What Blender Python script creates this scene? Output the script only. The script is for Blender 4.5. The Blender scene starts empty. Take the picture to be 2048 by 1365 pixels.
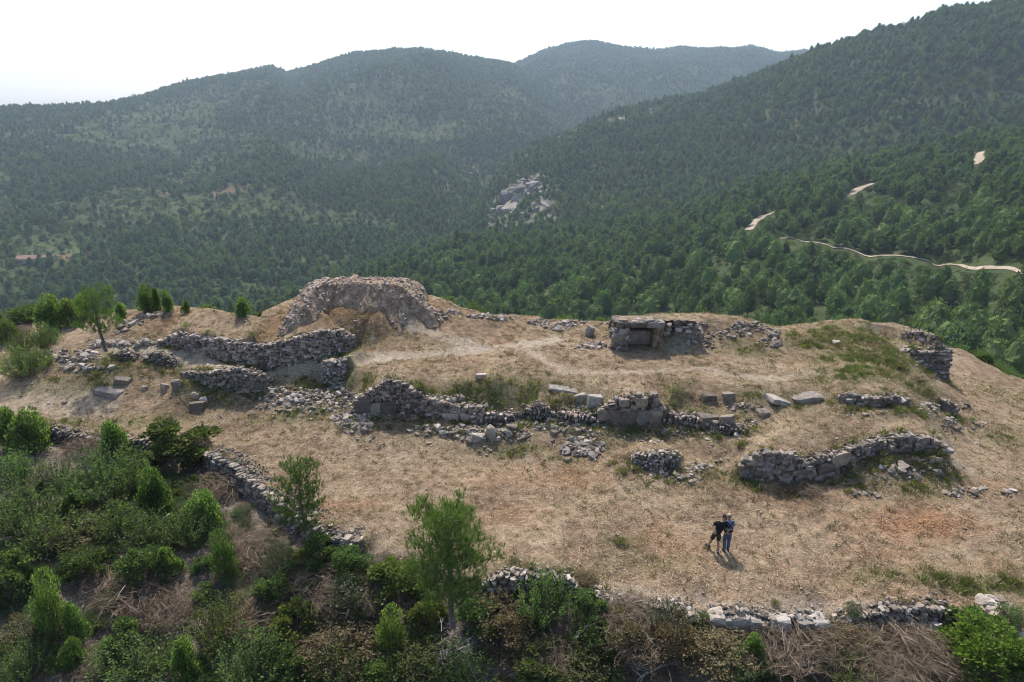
import bpy, bmesh, math, random
import numpy as np
from mathutils import Vector, Euler, Matrix

R = math.radians
scene = bpy.context.scene
COL = scene.collection

# ------------------------------------------------------------------ camera
CAM_Z = 15.0
PITCH = R(18.3)
cam_d = bpy.data.cameras.new('camera')
cam_d.sensor_width = 36.0
cam_d.lens = 24.0
cam_d.clip_start = 0.5
cam_d.clip_end = 12000
cam = bpy.data.objects.new('camera', cam_d)
cam.location = (0, 0, CAM_Z)
cam.rotation_euler = (R(90) - PITCH, 0, 0)
COL.objects.link(cam)
scene.camera = cam

# ------------------------------------------------------------------ light
SUN_AZ = R(-11.0)      # left of the view direction, in front of the camera
SUN_EL = R(55.5)
world = bpy.data.worlds.new('World')
scene.world = world
world.use_nodes = True
wn = world.node_tree.nodes
wl = world.node_tree.links
for n in list(wn):
    wn.remove(n)
wo = wn.new('ShaderNodeOutputWorld')
wb = wn.new('ShaderNodeBackground')
ws = wn.new('ShaderNodeTexSky')
ws.sky_type = 'NISHITA'
ws.sun_disc = False
ws.sun_elevation = SUN_EL
ws.sun_rotation = SUN_AZ
ws.altitude = 300
ws.air_density = 1.0
ws.dust_density = 2.5
ws.ozone_density = 1.0
wb.inputs['Strength'].default_value = 0.15
wl.new(ws.outputs[0], wb.inputs[0])
wl.new(wb.outputs[0], wo.inputs[0])

sun_d = bpy.data.lights.new('sun', 'SUN')
sun_d.energy = 3.5
sun_d.angle = R(0.9)
sun_d.color = (1.0, 0.95, 0.86)
sun = bpy.data.objects.new('sun', sun_d)
sdir = Vector((math.sin(SUN_AZ) * math.cos(SUN_EL), math.cos(SUN_AZ) * math.cos(SUN_EL), math.sin(SUN_EL)))
sun.rotation_euler = sdir.to_track_quat('Z', 'Y').to_euler()
sun.location = (0, 0, 60)
COL.objects.link(sun)

vs = scene.view_settings
vs.view_transform = 'Standard'
vs.look = 'None'
vs.exposure = 0.74
vs.gamma = 1.0
vs.use_curve_mapping = False
cy = scene.cycles
cy.max_bounces = 5
cy.diffuse_bounces = 2
cy.glossy_bounces = 1
cy.transmission_bounces = 3
cy.transparent_max_bounces = 4
cy.volume_bounces = 0
cy.caustics_reflective = False
cy.caustics_refractive = False
cy.sample_clamp_indirect = 4.0
cy.use_denoising = True
cy.filter_width = 1.05

# ------------------------------------------------------------------ helpers
RNG = np.random.default_rng(7)
FPX = 24.0 / 36.0 * 2048.0
CP, SP = math.cos(PITCH), math.sin(PITCH)


def ray(u, v):
    """Viewing direction of a photograph pixel (2048 x 1365)."""
    x = (u - 1024.0) / FPX
    w = (682.5 - v) / FPX
    return x, CP + w * SP, -SP + w * CP


def P(u, v, z):
    x, y, dz = ray(u, v)
    t = (z - CAM_Z) / dz
    return np.array([x * t, y * t, z])


def top_z(y, v):
    """Height of a point at forward distance y that shows in row v."""
    _, dy, dz = ray(1024, v)
    return CAM_Z + y * dz / dy


def depth_of(p):
    return p[1] * CP + (CAM_Z - p[2]) * SP


def px(p, n):
    """Metres covered by n photograph pixels at point p."""
    return n * depth_of(p) / FPX


def hash2(ix, iy, seed):
    h = (ix.astype(np.int64) * 374761393 + iy.astype(np.int64) * 668265263 + seed * 1442695041) & 0x7fffffff
    h = ((h ^ (h >> 13)) * 1274126177) & 0x7fffffff
    return ((h ^ (h >> 16)) & 0xffff) / 65535.0


def vnoise(x, y, seed=0):
    xi = np.floor(x); yi = np.floor(y)
    fx = x - xi; fy = y - yi
    fx = fx * fx * (3 - 2 * fx); fy = fy * fy * (3 - 2 * fy)
    a = hash2(xi, yi, seed); b = hash2(xi + 1, yi, seed)
    c = hash2(xi, yi + 1, seed); d = hash2(xi + 1, yi + 1, seed)
    return (a + (b - a) * fx) * (1 - fy) + (c + (d - c) * fx) * fy


def fbm(x, y, seed=0, octv=4, gain=0.5):
    s = 0.0; a = 1.0; t = 0.0
    for k in range(octv):
        s = s + a * (vnoise(x, y, seed + k * 17) - 0.5)
        t += a; a *= gain; x = x * 2.03 + 5.1; y = y * 2.03 + 1.7
    return s / t * 2.0


def sstep(a, b, x):
    t = np.clip((x - a) / (b - a), 0, 1)
    return t * t * (3 - 2 * t)


def mesh_np(name, V, faces, mats=(), midx=None, smooth=False):
    """V (n,3); faces: list of (m,k) index arrays."""
    V = np.asarray(V, dtype=np.float32)
    if isinstance(faces, np.ndarray):
        faces = [faces]
    me = bpy.data.meshes.new(name)
    me.vertices.add(len(V))
    me.vertices.foreach_set('co', V.ravel())
    loops = np.concatenate([f.ravel() for f in faces]).astype(np.int32)
    tot = np.concatenate([np.full(len(f), f.shape[1], dtype=np.int32) for f in faces])
    start = np.concatenate([[0], np.cumsum(tot)[:-1]]).astype(np.int32)
    me.loops.add(len(loops))
    me.loops.foreach_set('vertex_index', loops)
    me.polygons.add(len(tot))
    me.polygons.foreach_set('loop_start', start)
    if midx is not None:
        me.polygons.foreach_set('material_index', np.asarray(midx, dtype=np.int32))
    me.polygons.foreach_set('use_smooth', np.full(len(tot), bool(smooth)))
    for m in mats:
        me.materials.append(m)
    me.update(calc_edges=True)
    return me


def set_attr(me, name, arr, kind='FLOAT_COLOR'):
    a = me.attributes.new(name, kind, 'POINT')
    key = {'FLOAT_COLOR': 'color', 'FLOAT_VECTOR': 'vector', 'FLOAT': 'value', 'INT': 'value'}[kind]
    a.data.foreach_set(key, np.ascontiguousarray(arr, dtype=np.int32 if kind == 'INT' else np.float32).ravel())


def obj(name, me, parent=None, loc=None, rot=None, scl=None, **props):
    o = bpy.data.objects.new(name, me)
    if loc is not None:
        o.location = loc
    if rot is not None:
        o.rotation_euler = rot
    if scl is not None:
        o.scale = scl
    if parent is not None:
        o.parent = parent
    COL.objects.link(o)
    for k, v in props.items():
        if v is not None:
            o[k] = v
    return o


def thing(name, label, cat, loc, rz=0.0, group=None):
    o = bpy.data.objects.new(name, None)
    o.empty_display_size = 0.3
    o.location = [float(c) for c in loc]
    o.rotation_euler = (0, 0, rz)
    COL.objects.link(o)
    o['label'] = label
    o['category'] = cat
    o['kind'] = 'thing'
    if group:
        o['group'] = group
    return o


# ------------------------------------------------------------------ materials
def new_mat(name):
    m = bpy.data.materials.new(name)
    m.use_nodes = True
    nt = m.node_tree
    for n in list(nt.nodes):
        nt.nodes.remove(n)
    out = nt.nodes.new('ShaderNodeOutputMaterial')
    return m, nt, out


def N(nt, typ, **kw):
    n = nt.nodes.new(typ)
    for k, v in kw.items():
        if k.startswith('i_'):
            n.inputs[k[2:].replace('_', ' ')].default_value = v
        else:
            setattr(n, k, v)
    return n


def ramp(nt, stops, interp='LINEAR'):
    r = nt.nodes.new('ShaderNodeValToRGB')
    r.color_ramp.interpolation = interp
    el = r.color_ramp.elements
    while len(el) < len(stops):
        el.new(0.5)
    for e, (p, c) in zip(el, stops):
        e.position = p
        e.color = (c[0], c[1], c[2], 1)
    return r


def mixc(nt, fac, a, b, mode='MIX'):
    m = nt.nodes.new('ShaderNodeMix')
    m.data_type = 'RGBA'
    m.blend_type = mode
    for sock, val in ((m.inputs[0], fac), (m.inputs[6], a), (m.inputs[7], b)):
        if isinstance(val, bpy.types.NodeSocket):
            nt.links.new(val, sock)
        elif isinstance(val, (int, float)):
            sock.default_value = val
        else:
            sock.default_value = (val[0], val[1], val[2], 1)
    return m.outputs[2]


def mth(nt, op, a, b=0.0, clamp=False):
    m = nt.nodes.new('ShaderNodeMath')
    m.operation = op
    m.use_clamp = clamp
    for sock, val in ((m.inputs[0], a), (m.inputs[1], b)):
        if isinstance(val, bpy.types.NodeSocket):
            nt.links.new(val, sock)
        else:
            sock.default_value = val
    return m.outputs[0]


def noise(nt, scale, detail=4, rough=0.55, coords=None, dist=0.0):
    n = nt.nodes.new('ShaderNodeTexNoise')
    n.inputs['Scale'].default_value = scale
    n.inputs['Detail'].default_value = detail
    n.inputs['Roughness'].default_value = rough
    n.inputs['Distortion'].default_value = dist
    if coords is not None:
        nt.links.new(coords, n.inputs['Vector'])
    return n


def world_pos(nt):
    return nt.nodes.new('ShaderNodeNewGeometry').outputs['Position']


def rand_val(nt):
    """A random number for each object, instance and loose piece."""
    oi = nt.nodes.new('ShaderNodeObjectInfo')
    ge = nt.nodes.new('ShaderNodeNewGeometry')
    return mth(nt, 'FRACT', mth(nt, 'ADD', oi.outputs['Random'], ge.outputs['Random Per Island']))


def leaf_mat(name, dark, mid, light, trans=0.35, tscale=1.5, obj_var=0.25, rough=0.6, tboost=1.3):
    m, nt, out = new_mat(name)
    ge = nt.nodes.new('ShaderNodeNewGeometry')
    oi = nt.nodes.new('ShaderNodeObjectInfo')
    r = ramp(nt, [(0.0, dark), (0.5, mid), (1.0, light)])
    nt.links.new(ge.outputs['Random Per Island'], r.inputs[0])
    hv = nt.nodes.new('ShaderNodeHueSaturation')
    nt.links.new(r.outputs[0], hv.inputs['Color'])
    nt.links.new(mth(nt, 'ADD', 1.0 - obj_var, mth(nt, 'MULTIPLY', oi.outputs['Random'], 2 * obj_var)), hv.inputs['Value'])
    nt.links.new(mth(nt, 'ADD', 0.485, mth(nt, 'MULTIPLY', mth(nt, 'FRACT', mth(nt, 'MULTIPLY', oi.outputs['Random'], 17.3)), 0.03)), hv.inputs['Hue'])
    d = N(nt, 'ShaderNodeBsdfDiffuse')
    t = N(nt, 'ShaderNodeBsdfTranslucent')
    g = N(nt, 'ShaderNodeBsdfGlossy', i_Roughness=0.6)
    g.inputs['Color'].default_value = (1, 1, 1, 1)
    nt.links.new(hv.outputs[0], d.inputs['Color'])
    tc = mixc(nt, 1.0, hv.outputs[0], (tboost, tboost * 1.08, tboost * 0.6), 'MULTIPLY')
    nt.links.new(tc, t.inputs['Color'])
    mx = N(nt, 'ShaderNodeMixShader')
    mx.inputs[0].default_value = trans
    nt.links.new(d.outputs[0], mx.inputs[1])
    nt.links.new(t.outputs[0], mx.inputs[2])
    m2 = N(nt, 'ShaderNodeMixShader')
    m2.inputs[0].default_value = 0.006
    nt.links.new(mx.outputs[0], m2.inputs[1])
    nt.links.new(g.outputs[0], m2.inputs[2])
    nt.links.new(m2.outputs[0], out.inputs[0])
    return m


def rough_mat(name, stops, nscale=6.0, bump=0.4, bscale=25.0, rand=True, rough=0.95, bdist=0.03, mott=(0.62, 1.2), fine=(0.78, 1.18)):
    """Matte mineral or wood: a shade for each piece, mottled by noise."""
    m, nt, out = new_mat(name)
    b = N(nt, 'ShaderNodeBsdfPrincipled', i_Roughness=rough)
    b.inputs['Specular IOR Level'].default_value = 0.15
    pos = world_pos(nt)
    n1 = noise(nt, nscale, 5, 0.6, pos)
    n2 = noise(nt, bscale, 4, 0.65, pos)
    r = ramp(nt, stops)
    if rand:
        nt.links.new(rand_val(nt), r.inputs[0])
    else:
        nt.links.new(n1.outputs[0], r.inputs[0])
    v1 = ramp(nt, [(0.3, (mott[0],) * 3), (0.7, (mott[1],) * 3)])
    nt.links.new(n1.outputs[0], v1.inputs[0])
    v2 = ramp(nt, [(0.3, (fine[0],) * 3), (0.7, (fine[1],) * 3)])
    nt.links.new(n2.outputs[0], v2.inputs[0])
    c = mixc(nt, 1.0, r.outputs[0], v1.outputs[0], 'MULTIPLY')
    c = mixc(nt, 1.0, c, v2.outputs[0], 'MULTIPLY')
    nt.links.new(c, b.inputs['Base Color'])
    bp = N(nt, 'ShaderNodeBump', i_Strength=bump, i_Distance=bdist)
    nt.links.new(n2.outputs[0], bp.inputs['Height'])
    nt.links.new(bp.outputs[0], b.inputs['Normal'])
    nt.links.new(b.outputs[0], out.inputs[0])
    return m


MAT = {}
MAT['stone'] = rough_mat('limestone', [(0.0, (0.12, 0.094, 0.074)), (0.3, (0.205, 0.166, 0.132)), (0.55, (0.265, 0.218, 0.176)), (0.8, (0.305, 0.238, 0.182)), (1.0, (0.42, 0.36, 0.30))], 7, 0.5, 28)
MAT['stone_warm'] = rough_mat('pinkish limestone', [(0.0, (0.26, 0.205, 0.175)), (0.4, (0.36, 0.29, 0.25)), (0.7, (0.42, 0.33, 0.28)), (1.0, (0.48, 0.43, 0.40))], 7, 0.5, 28)
MAT['stone_pale'] = rough_mat('pale limestone', [(0.0, (0.23, 0.198, 0.167)), (0.5, (0.34, 0.30, 0.258)), (1.0, (0.46, 0.41, 0.36))], 5, 0.5, 22)
MAT['stone_dark'] = rough_mat('weathered grey limestone', [(0.0, (0.12, 0.102, 0.086)), (0.5, (0.195, 0.17, 0.148)), (1.0, (0.28, 0.248, 0.218))], 4, 0.6, 18)
MAT['core'] = rough_mat('dark rubble and earth', [(0.0, (0.07, 0.058, 0.05)), (0.5, (0.12, 0.10, 0.085)), (1.0, (0.20, 0.165, 0.14))], 5, 0.8, 14, rand=False)
MAT['bark'] = rough_mat('grey pine bark', [(0.0, (0.10, 0.075, 0.06)), (1.0, (0.20, 0.165, 0.14))], 14, 0.6, 30, rand=False)
MAT['twig'] = rough_mat('dry grey brown twigs', [(0.0, (0.075, 0.052, 0.034)), (0.4, (0.135, 0.098, 0.066)), (0.75, (0.205, 0.156, 0.11)), (1.0, (0.31, 0.25, 0.19))], 3, 0.0, 10)
MAT['twig_pale'] = rough_mat('bare silvery branches', [(0.0, (0.25, 0.22, 0.19)), (1.0, (0.48, 0.44, 0.40))], 3, 0.0, 10)
MAT['pine_near'] = leaf_mat('pine needles', (0.05, 0.085, 0.022), (0.085, 0.132, 0.034), (0.135, 0.185, 0.05), 0.42)
MAT['pine_far'] = leaf_mat('forest pine needles', (0.055, 0.092, 0.035), (0.095, 0.146, 0.052), (0.15, 0.205, 0.07), 0.36, obj_var=0.32)
MAT['shrub_far'] = leaf_mat('maquis leaves', (0.05, 0.065, 0.032), (0.075, 0.095, 0.042), (0.11, 0.13, 0.055), 0.25, obj_var=0.4)
MAT['juniper'] = leaf_mat('juniper scales', (0.05, 0.09, 0.028), (0.125, 0.19, 0.055), (0.24, 0.315, 0.095), 0.48)
MAT['juniper_dark'] = leaf_mat('dark juniper scales', (0.045, 0.09, 0.028), (0.085, 0.15, 0.042), (0.15, 0.225, 0.065), 0.45)
MAT['rosemary'] = leaf_mat('scrub leaves', (0.055, 0.09, 0.034), (0.10, 0.15, 0.052), (0.16, 0.215, 0.078), 0.48)
MAT['mastic'] = leaf_mat('mastic leaves', (0.06, 0.105, 0.022), (0.11, 0.17, 0.034), (0.20, 0.235, 0.05), 0.45)
MAT['mastic_dark'] = leaf_mat('olive green leaves', (0.06, 0.082, 0.025), (0.10, 0.128, 0.038), (0.155, 0.18, 0.055), 0.45)
MAT['greygreen'] = leaf_mat('grey green leaves', (0.07, 0.085, 0.05), (0.11, 0.13, 0.075), (0.17, 0.185, 0.11), 0.3)
MAT['dryleaf'] = leaf_mat('withered leaves', (0.085, 0.068, 0.035), (0.145, 0.115, 0.06), (0.21, 0.165, 0.09), 0.3)

# ------------------------------------------------------------------ retaining walls (plan and heights)
# each point: photograph column, row of the foot, height of the foot, row of the crest
WALLS = {
    'long': dict(pts=[(305, 690, 2.2, 686), (362, 697, 2.15, 664), (400, 706, 2.1, 674), (450, 720, 2.0, 680), (512, 735, 1.9, 690), (555, 733, 1.95, 688), (600, 728, 2.05, 675), (640, 720, 2.2, 664), (692, 705, 2.45, 662), (710, 696, 2.52, 672)], tail=2.2),
    'path': dict(pts=[(365, 752, 1.6, 744), (425, 772, 1.2, 744), (475, 780, 1.1, 738), (500, 782, 1.1, 742), (530, 780, 1.1, 750), (548, 768, 1.3, 757)]),
    'stub_a': dict(pts=[(287, 722, 1.65, 710), (315, 734, 1.5, 707), (350, 736, 1.45, 722)]),
    'stub_b': dict(pts=[(218, 716, 1.8, 712), (245, 724, 1.7, 702), (272, 722, 1.7, 713)]),
    'pillar': dict(pts=[(648, 770, 1.1, 724), (690, 779, 1.0, 722)]),
    'gable': dict(pts=[(711, 826, .95, 797), (745, 829, .95, 780), (775, 831, .95, 760), (820, 832, .95, 772), (850, 834, .95, 795), (900, 838, 1.0, 808), (965, 845, 1.0, 818)]),
    'patch': dict(pts=[(1045, 838, 1.0, 822), (1075, 842, 1.0, 806), (1110, 838, 1.1, 822)]),
    'ashlar': dict(pts=[(1195, 848, 1.1, 824), (1230, 850, 1.1, 800), (1270, 852, 1.1, 790), (1310, 850, 1.15, 793), (1330, 846, 1.2, 818)]),
    'step': dict(pts=[(1675, 805, 2.2, 790), (1700, 810, 2.2, 788), (1728, 814, 2.15, 796), (1770, 816, 2.1, 793), (1815, 812, 2.1, 797)]),
    'lower': dict(pts=[(1480, 952, .5, 924), (1513, 960, .45, 907), (1577, 965, .4, 911), (1611, 964, .4, 922), (1650, 958, .45, 912), (1703, 928, .9, 896), (1758, 905, 1.2, 879), (1814, 897, 1.35, 871), (1870, 900, 1.35, 879), (1893, 912, 1.1, 897)]),
    'knee': dict(pts=[(1262, 928, .55, 908), (1300, 945, .4, 910), (1335, 942, .4, 906), (1356, 935, .45, 905)]),
    'boundary': dict(pts=[(398, 928, -.6, 903), (437, 955, -.7, 913), (474, 978, -.75, 940), (526, 1018, -.8, 982), (563, 1045, -.8, 1006), (610, 1072, -.75, 1040), (650, 1090, -.6, 1064), (690, 1098, -.4, 1080), (722, 1096, -.3, 1084)]),
    'edge_a': dict(pts=[(960, 1184, -.75, 1166), (1010, 1192, -.75, 1150), (1077, 1198, -.8, 1153), (1136, 1200, -.8, 1158), (1152, 1192, -.65, 1172)]),
    'edge_b': dict(pts=[(1300, 1232, -.5, 1214), (1345, 1247, -.65, 1218), (1385, 1258, -.75, 1232)]),
    'edge_c': dict(pts=[(1418, 1262, -.8, 1230), (1455, 1264, -.8, 1232), (1480, 1266, -.85, 1224), (1520, 1268, -.85, 1236), (1565, 1268, -.85, 1240), (1620, 1272, -.85, 1240), (1655, 1268, -.8, 1242)]),
    'edge_d': dict(pts=[(1728, 1244, -.55, 1228), (1770, 1250, -.6, 1221), (1830, 1252, -.6, 1218), (1890, 1254, -.6, 1221), (1918, 1260, -.65, 1236)]),
    'edge_e': dict(pts=[(1155, 1194, -.55, 1183), (1200, 1204, -.5, 1193), (1250, 1216, -.5, 1204), (1298, 1232, -.5, 1217)]),
    'edge_f': dict(pts=[(1658, 1268, -.75, 1254), (1692, 1258, -.65, 1244), (1726, 1245, -.55, 1232)]),
    'edge_g': dict(pts=[(1386, 1258, -.75, 1240), (1417, 1262, -.8, 1242)]),
    'edge_h': dict(pts=[(1920, 1260, -.65, 1244), (1958, 1254, -.55, 1238)]),
    'bank_a': dict(pts=[(968, 847, 1.0, 826), (1005, 850, 1.0, 831), (1043, 843, 1.0, 824)]),
    'bank_b': dict(pts=[(1112, 843, 1.05, 824), (1150, 851, 1.0, 830), (1193, 850, 1.05, 828)]),
    'bank_c': dict(pts=[(1333, 848, 1.2, 826), (1370, 856, 1.2, 833), (1400, 859, 1.2, 838), (1440, 867, 1.2, 848), (1480, 874, 1.25, 856)]),
    'low_left': dict(pts=[(-60, 850, -.15, 838), (0, 862, -.2, 846), (60, 872, -.25, 852), (105, 885, -.3, 858), (150, 892, -.35, 870), (200, 896, -.35, 876), (250, 900, -.4, 878), (315, 908, -.45, 884), (360, 915, -.5, 894)]),
    'bastion': dict(pts=[(1838, 735, 1.6, 704), (1865, 750, 1.1, 703), (1893, 772, .5, 703), ('w', 24.75, 38.8, .2, 2.7)]),
    'remnant': dict(pts=[(1889, 833, .75, 801), (1914, 832, .45, 814)]),
}


def prep_wall(w):
    B, T = [], []
    for q in w['pts']:
        if q[0] == 'w':
            B.append([q[1], q[2], q[3]]); T.append(q[4])
        else:
            b = P(q[0], q[1], q[2])
            B.append(list(b)); T.append(top_z(b[1], q[3]))
    B = np.array(B); T = np.array(T)
    seg = np.hypot(*(B[1:, :2] - B[:-1, :2]).T)
    w['xy'] = B[:, :2]
    w['s'] = np.concatenate([[0], np.cumsum(seg)])
    w['zb'] = B[:, 2]
    w['zt'] = T
    w['len'] = w['s'][-1]


for _w in WALLS.values():
    prep_wall(_w)


def wall_coords(w, X, Y):
    """Signed distance (positive on the retained side), position along, overshoot past the ends."""
    best = np.full(X.shape, 1e9); sd = np.zeros(X.shape); ss = np.zeros(X.shape); ov = np.zeros(X.shape)
    xy, s = w['xy'], w['s']
    n = len(xy) - 1
    for i in range(n):
        a, b = xy[i], xy[i + 1]
        L = s[i + 1] - s[i]
        t = (b - a) / L
        dx, dy = X - a[0], Y - a[1]
        al = dx * t[0] + dy * t[1]
        ac = np.clip(al, 0, L)
        qx, qy = dx - ac * t[0], dy - ac * t[1]
        d = np.hypot(qx, qy)
        side = -dx * t[1] + dy * t[0]
        tie = np.abs(d - best) < 1e-7
        m = d < best - 1e-7
        best = np.where(m, d, best)
        over = np.zeros(X.shape)
        if i == 0:
            over = np.maximum(over, -al)
        if i == n - 1:
            over = np.maximum(over, al - L)
        sgn = np.where(over > 0, side, np.sign(side) * d)
        if i > 0:
            t0 = (a - xy[i - 1]) / (s[i] - s[i - 1])
            both = np.minimum(sd, sgn) if t0[0] * t[1] - t0[1] * t[0] > 0 else np.maximum(sd, sgn)
            sd = np.where(tie, both, sd)
        sd = np.where(m, sgn, sd); ss = np.where(m, s[i] + ac, ss); ov = np.where(m, over, ov)
    return sd, ss, ov


def wall_step(w, X, Y):
    d, s, o = wall_coords(w, X, Y)
    H = np.interp(s, w['s'], w['zt'] - w['zb']) - 0.08
    f = sstep(0.12, 0.36, d) * np.exp(-(np.maximum(d - 0.4, 0) / 2.2) ** 2) * np.exp(-(np.maximum(o, 0) / w.get('tail', .45)) ** 2)
    return H * f


# ------------------------------------------------------------------ ground control points (column, row, height)
CTRL = [
    # lower terrace
    (1445, 1105, 0), (1000, 1000, .05), (720, 900, .2), (600, 870, .3), (1200, 1080, 0), (1700, 1080, 0), (2000, 1090, 0), (2200, 1000, 0),
    (1300, 1180, -.1), (1600, 1190, -.1), (1850, 1190, -.15), (2040, 1180, -.15), (1000, 1120, -.05), (800, 1060, -.05), (480, 880, .15), (300, 840, .15), (130, 810, .25),
    (0, 785, .35), (0, 830, 0), (200, 855, .0), (420, 815, .4), (200, 775, .9), (330, 785, .8), (100, 770, .8), (300, 755, 1.2), (-200, 820, 0), (560, 820, .55), (650, 840, .5),
    (700, 870, .35), (850, 900, .25), (1000, 900, .3), (1180, 935, .3), (1250, 965, .3), (1400, 985, .25), (1560, 995, .2), (1750, 990, .25), (1950, 1000, .15), (1100, 960, .15), (780, 960, .05), (620, 960, 0), (900, 1050, 0),
    (1500, 1040, .05), (1860, 1020, .1), (2048, 960, .05), (2048, 1040, 0),
    # right side below the mound
    (2000, 870, .05), (1960, 800, .15), (1950, 760, .1), (2048, 800, -.2), (2048, 880, 0), (2200, 860, -.4), (1930, 930, .35), (1940, 860, .4), (1905, 870, .7), (1900, 930, .7), (1920, 965, .35), (1940, 720, .1), (1985, 745, -.1),
    # slope of rubble in front of the middle walls
    (1000, 860, .8), (940, 870, .75), (800, 850, .75), (1080, 870, .8), (1130, 880, .6), (1180, 880, .7), (1260, 875, .85), (1330, 890, .75), (1400, 870, 1.15), (1440, 890, 1.0), (1480, 915, .85), (1420, 930, .6), (1400, 955, .4), (1350, 870, 1.0), (1150, 850, 1.0), (1150, 830, 1.35), (1010, 835, 1.1), (1010, 800, 1.8), (1010, 780, 2.2), (930, 795, 1.85), (930, 775, 2.3), (1080, 785, 2.1), (1130, 800, 1.85), (1165, 815, 1.6), (1350, 830, 1.4), (1350, 800, 2.0), (1430, 855, 1.35), (1430, 815, 1.9), (1430, 780, 2.4), (1510, 840, 1.65), (1510, 805, 2.1), (1510, 780, 2.45), (1590, 810, 2.05), (1590, 782, 2.45), (1640, 800, 2.2),
    # terrace above the lower wall
    (1550, 895, 1.7), (1600, 870, 1.8), (1700, 860, 1.85), (1800, 845, 1.9), (1600, 840, 1.95), (1720, 830, 2.05), (1850, 850, 1.75), (1860, 825, 1.6), (1530, 865, 1.6), (1870, 800, 1.6),
    (1720, 945, .75), (1800, 930, .85), (1860, 940, .75), (1720, 970, .4), (1850, 965, .45),
    # upper terrace
    (760, 745, 2.45), (900, 755, 2.4), (1050, 750, 2.45), (1200, 765, 2.45), (1350, 765, 2.5), (1500, 765, 2.55), (1650, 770, 2.6), (1800, 775, 2.55), (1830, 760, 2.3),
    (670, 716, 2.32), (760, 712, 2.6), (850, 706, 2.65), (1000, 690, 2.75), (1150, 705, 2.7), (1250, 725, 2.6), (1400, 735, 2.6), (1600, 740, 2.65), (1750, 730, 2.65), (1810, 720, 2.6), (1700, 690, 2.75), (1600, 680, 2.75), (1780, 680, 2.75), (1650, 652, 2.85), (1580, 655, 2.85), (1740, 645, 2.9), (1690, 643, 2.9), (1830, 690, 2.7), (1860, 690, 2.65),
    (560, 760, 1.45), (600, 745, 1.75), (610, 775, 1.25), (590, 800, .95), (640, 805, .85), (700, 790, 1.15), (712, 765, 1.75), (706, 742, 2.15), (735, 755, 2.2), (735, 700, 2.52), (730, 682, 2.85), (725, 668, 3.15), (690, 642, 3.9), (660, 640, 3.95), (700, 626, 4.2), (740, 640, 3.88), (740, 624, 4.2), (780, 650, 3.5), (640, 632, 4.1), (800, 640, 3.75), (700, 656, 3.55),
    # passage on the left and the slope behind the long wall
    (325, 703, 2.05), (400, 728, 1.8), (520, 752, 1.75), (250, 695, 2.1), (300, 680, 2.45), (350, 655, 3.1), (420, 660, 3.45), (500, 665, 3.5), (560, 665, 3.55), (640, 652, 3.75), (720, 650, 3.6), (780, 680, 3.0), (745, 695, 2.72), (830, 680, 2.95), (860, 650, 3.35), (900, 660, 3.3), (950, 650, 3.3),
    (330, 622, 3.3), (400, 622, 3.65), (480, 628, 3.8), (560, 636, 3.9), (600, 645, 3.85), (680, 632, 4.12), (760, 628, 4.18), (820, 625, 4.1), (870, 628, 3.8), (920, 634, 3.5), (1000, 640, 3.2), (1100, 650, 3.0), (1170, 655, 2.95), (700, 612, 4.45), (780, 610, 4.4), (640, 614, 4.4), (1000, 660, 3.0), (1080, 670, 2.9),
    (1200, 670, 2.85), (1215, 690, 2.8), (1200, 650, 2.9), (1270, 705, 2.72),
    # mound beside the chamber
    (1335, 690, 2.92), (1335, 665, 3.5), (1330, 645, 3.9), (1400, 690, 2.85), (1400, 660, 3.4), (1470, 690, 2.85), (1470, 660, 3.4), (1540, 700, 2.72), (1530, 668, 3.2), (1565, 690, 2.72), (1350, 712, 2.68), (1450, 715, 2.66), (1380, 642, 3.8), (1460, 644, 3.7), (1520, 652, 3.45), (1556, 680, 2.9), (1380, 635, 3.85), (1420, 634, 3.9), (1340, 633, 3.97), (1470, 637, 3.78), (1500, 642, 3.6), (1300, 632, 4.05),
    # far left
    (220, 735, 1.5), (150, 745, 1.2), (180, 700, 1.9), (120, 690, 1.75), (60, 720, 1.2), (0, 740, .8), (0, 690, 1.0), (100, 660, 1.9), (200, 665, 2.4), (280, 640, 3.0), (-150, 700, .5), (-200, 760, .2), (0, 655, 1.1), (150, 648, 2.1),
    # scrub slope in front
    (380, 960, -.75), (300, 930, -.6), (150, 930, -.5), (0, 900, -.35), (450, 1010, -.9), (520, 1060, -1.0), (600, 1100, -1.0), (680, 1120, -.8), (760, 1110, -.4), (800, 1130, -.5), (900, 1160, -.5),
    (200, 1050, -1.2), (0, 1000, -.9), (350, 1100, -1.4), (0, 1150, -1.6), (200, 1200, -2.0), (400, 1220, -2.0), (600, 1220, -1.8), (0, 1340, -2.6), (200, 1350, -2.9), (400, 1350, -2.8), (600, 1350, -2.6), (800, 1230, -1.5), (900, 1310, -1.9), (800, 1350, -2.3), (1000, 1240, -1.3), (1100, 1230, -1.15), (1000, 1355, -2.1), (1200, 1240, -.8), (1200, 1280, -1.3), (1200, 1355, -1.9), (1400, 1290, -1.2), (1400, 1355, -1.7), (1600, 1300, -1.2), (1600, 1355, -1.7), (1800, 1290, -1.1), (1800, 1350, -1.6), (1950, 1280, -.8), (2040, 1260, -.6), (2040, 1340, -1.3), (1960, 1235, -.35), (1690, 1255, -.65), (1700, 1225, -.3), (1240, 1215, -.45), (1240, 1200, -.25), (-200, 1100, -1.2), (-100, 1300, -2.3), (2200, 1150, -.3), (2200, 1300, -1.0),
]
CW = [(0, 8, -5.5), (-12, 6, -5.5), (12, 6, -5), (-25, 14, -2.4), (28, 14, -1.2), (0, 0, -7), (-9, 41, 4.5), (-6, 41, 4.3), (-12, 41, 4.2), (8.5, 40.2, 3.3), (11.5, 41, 3.0), (14.8, 41, 2.5)]


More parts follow.
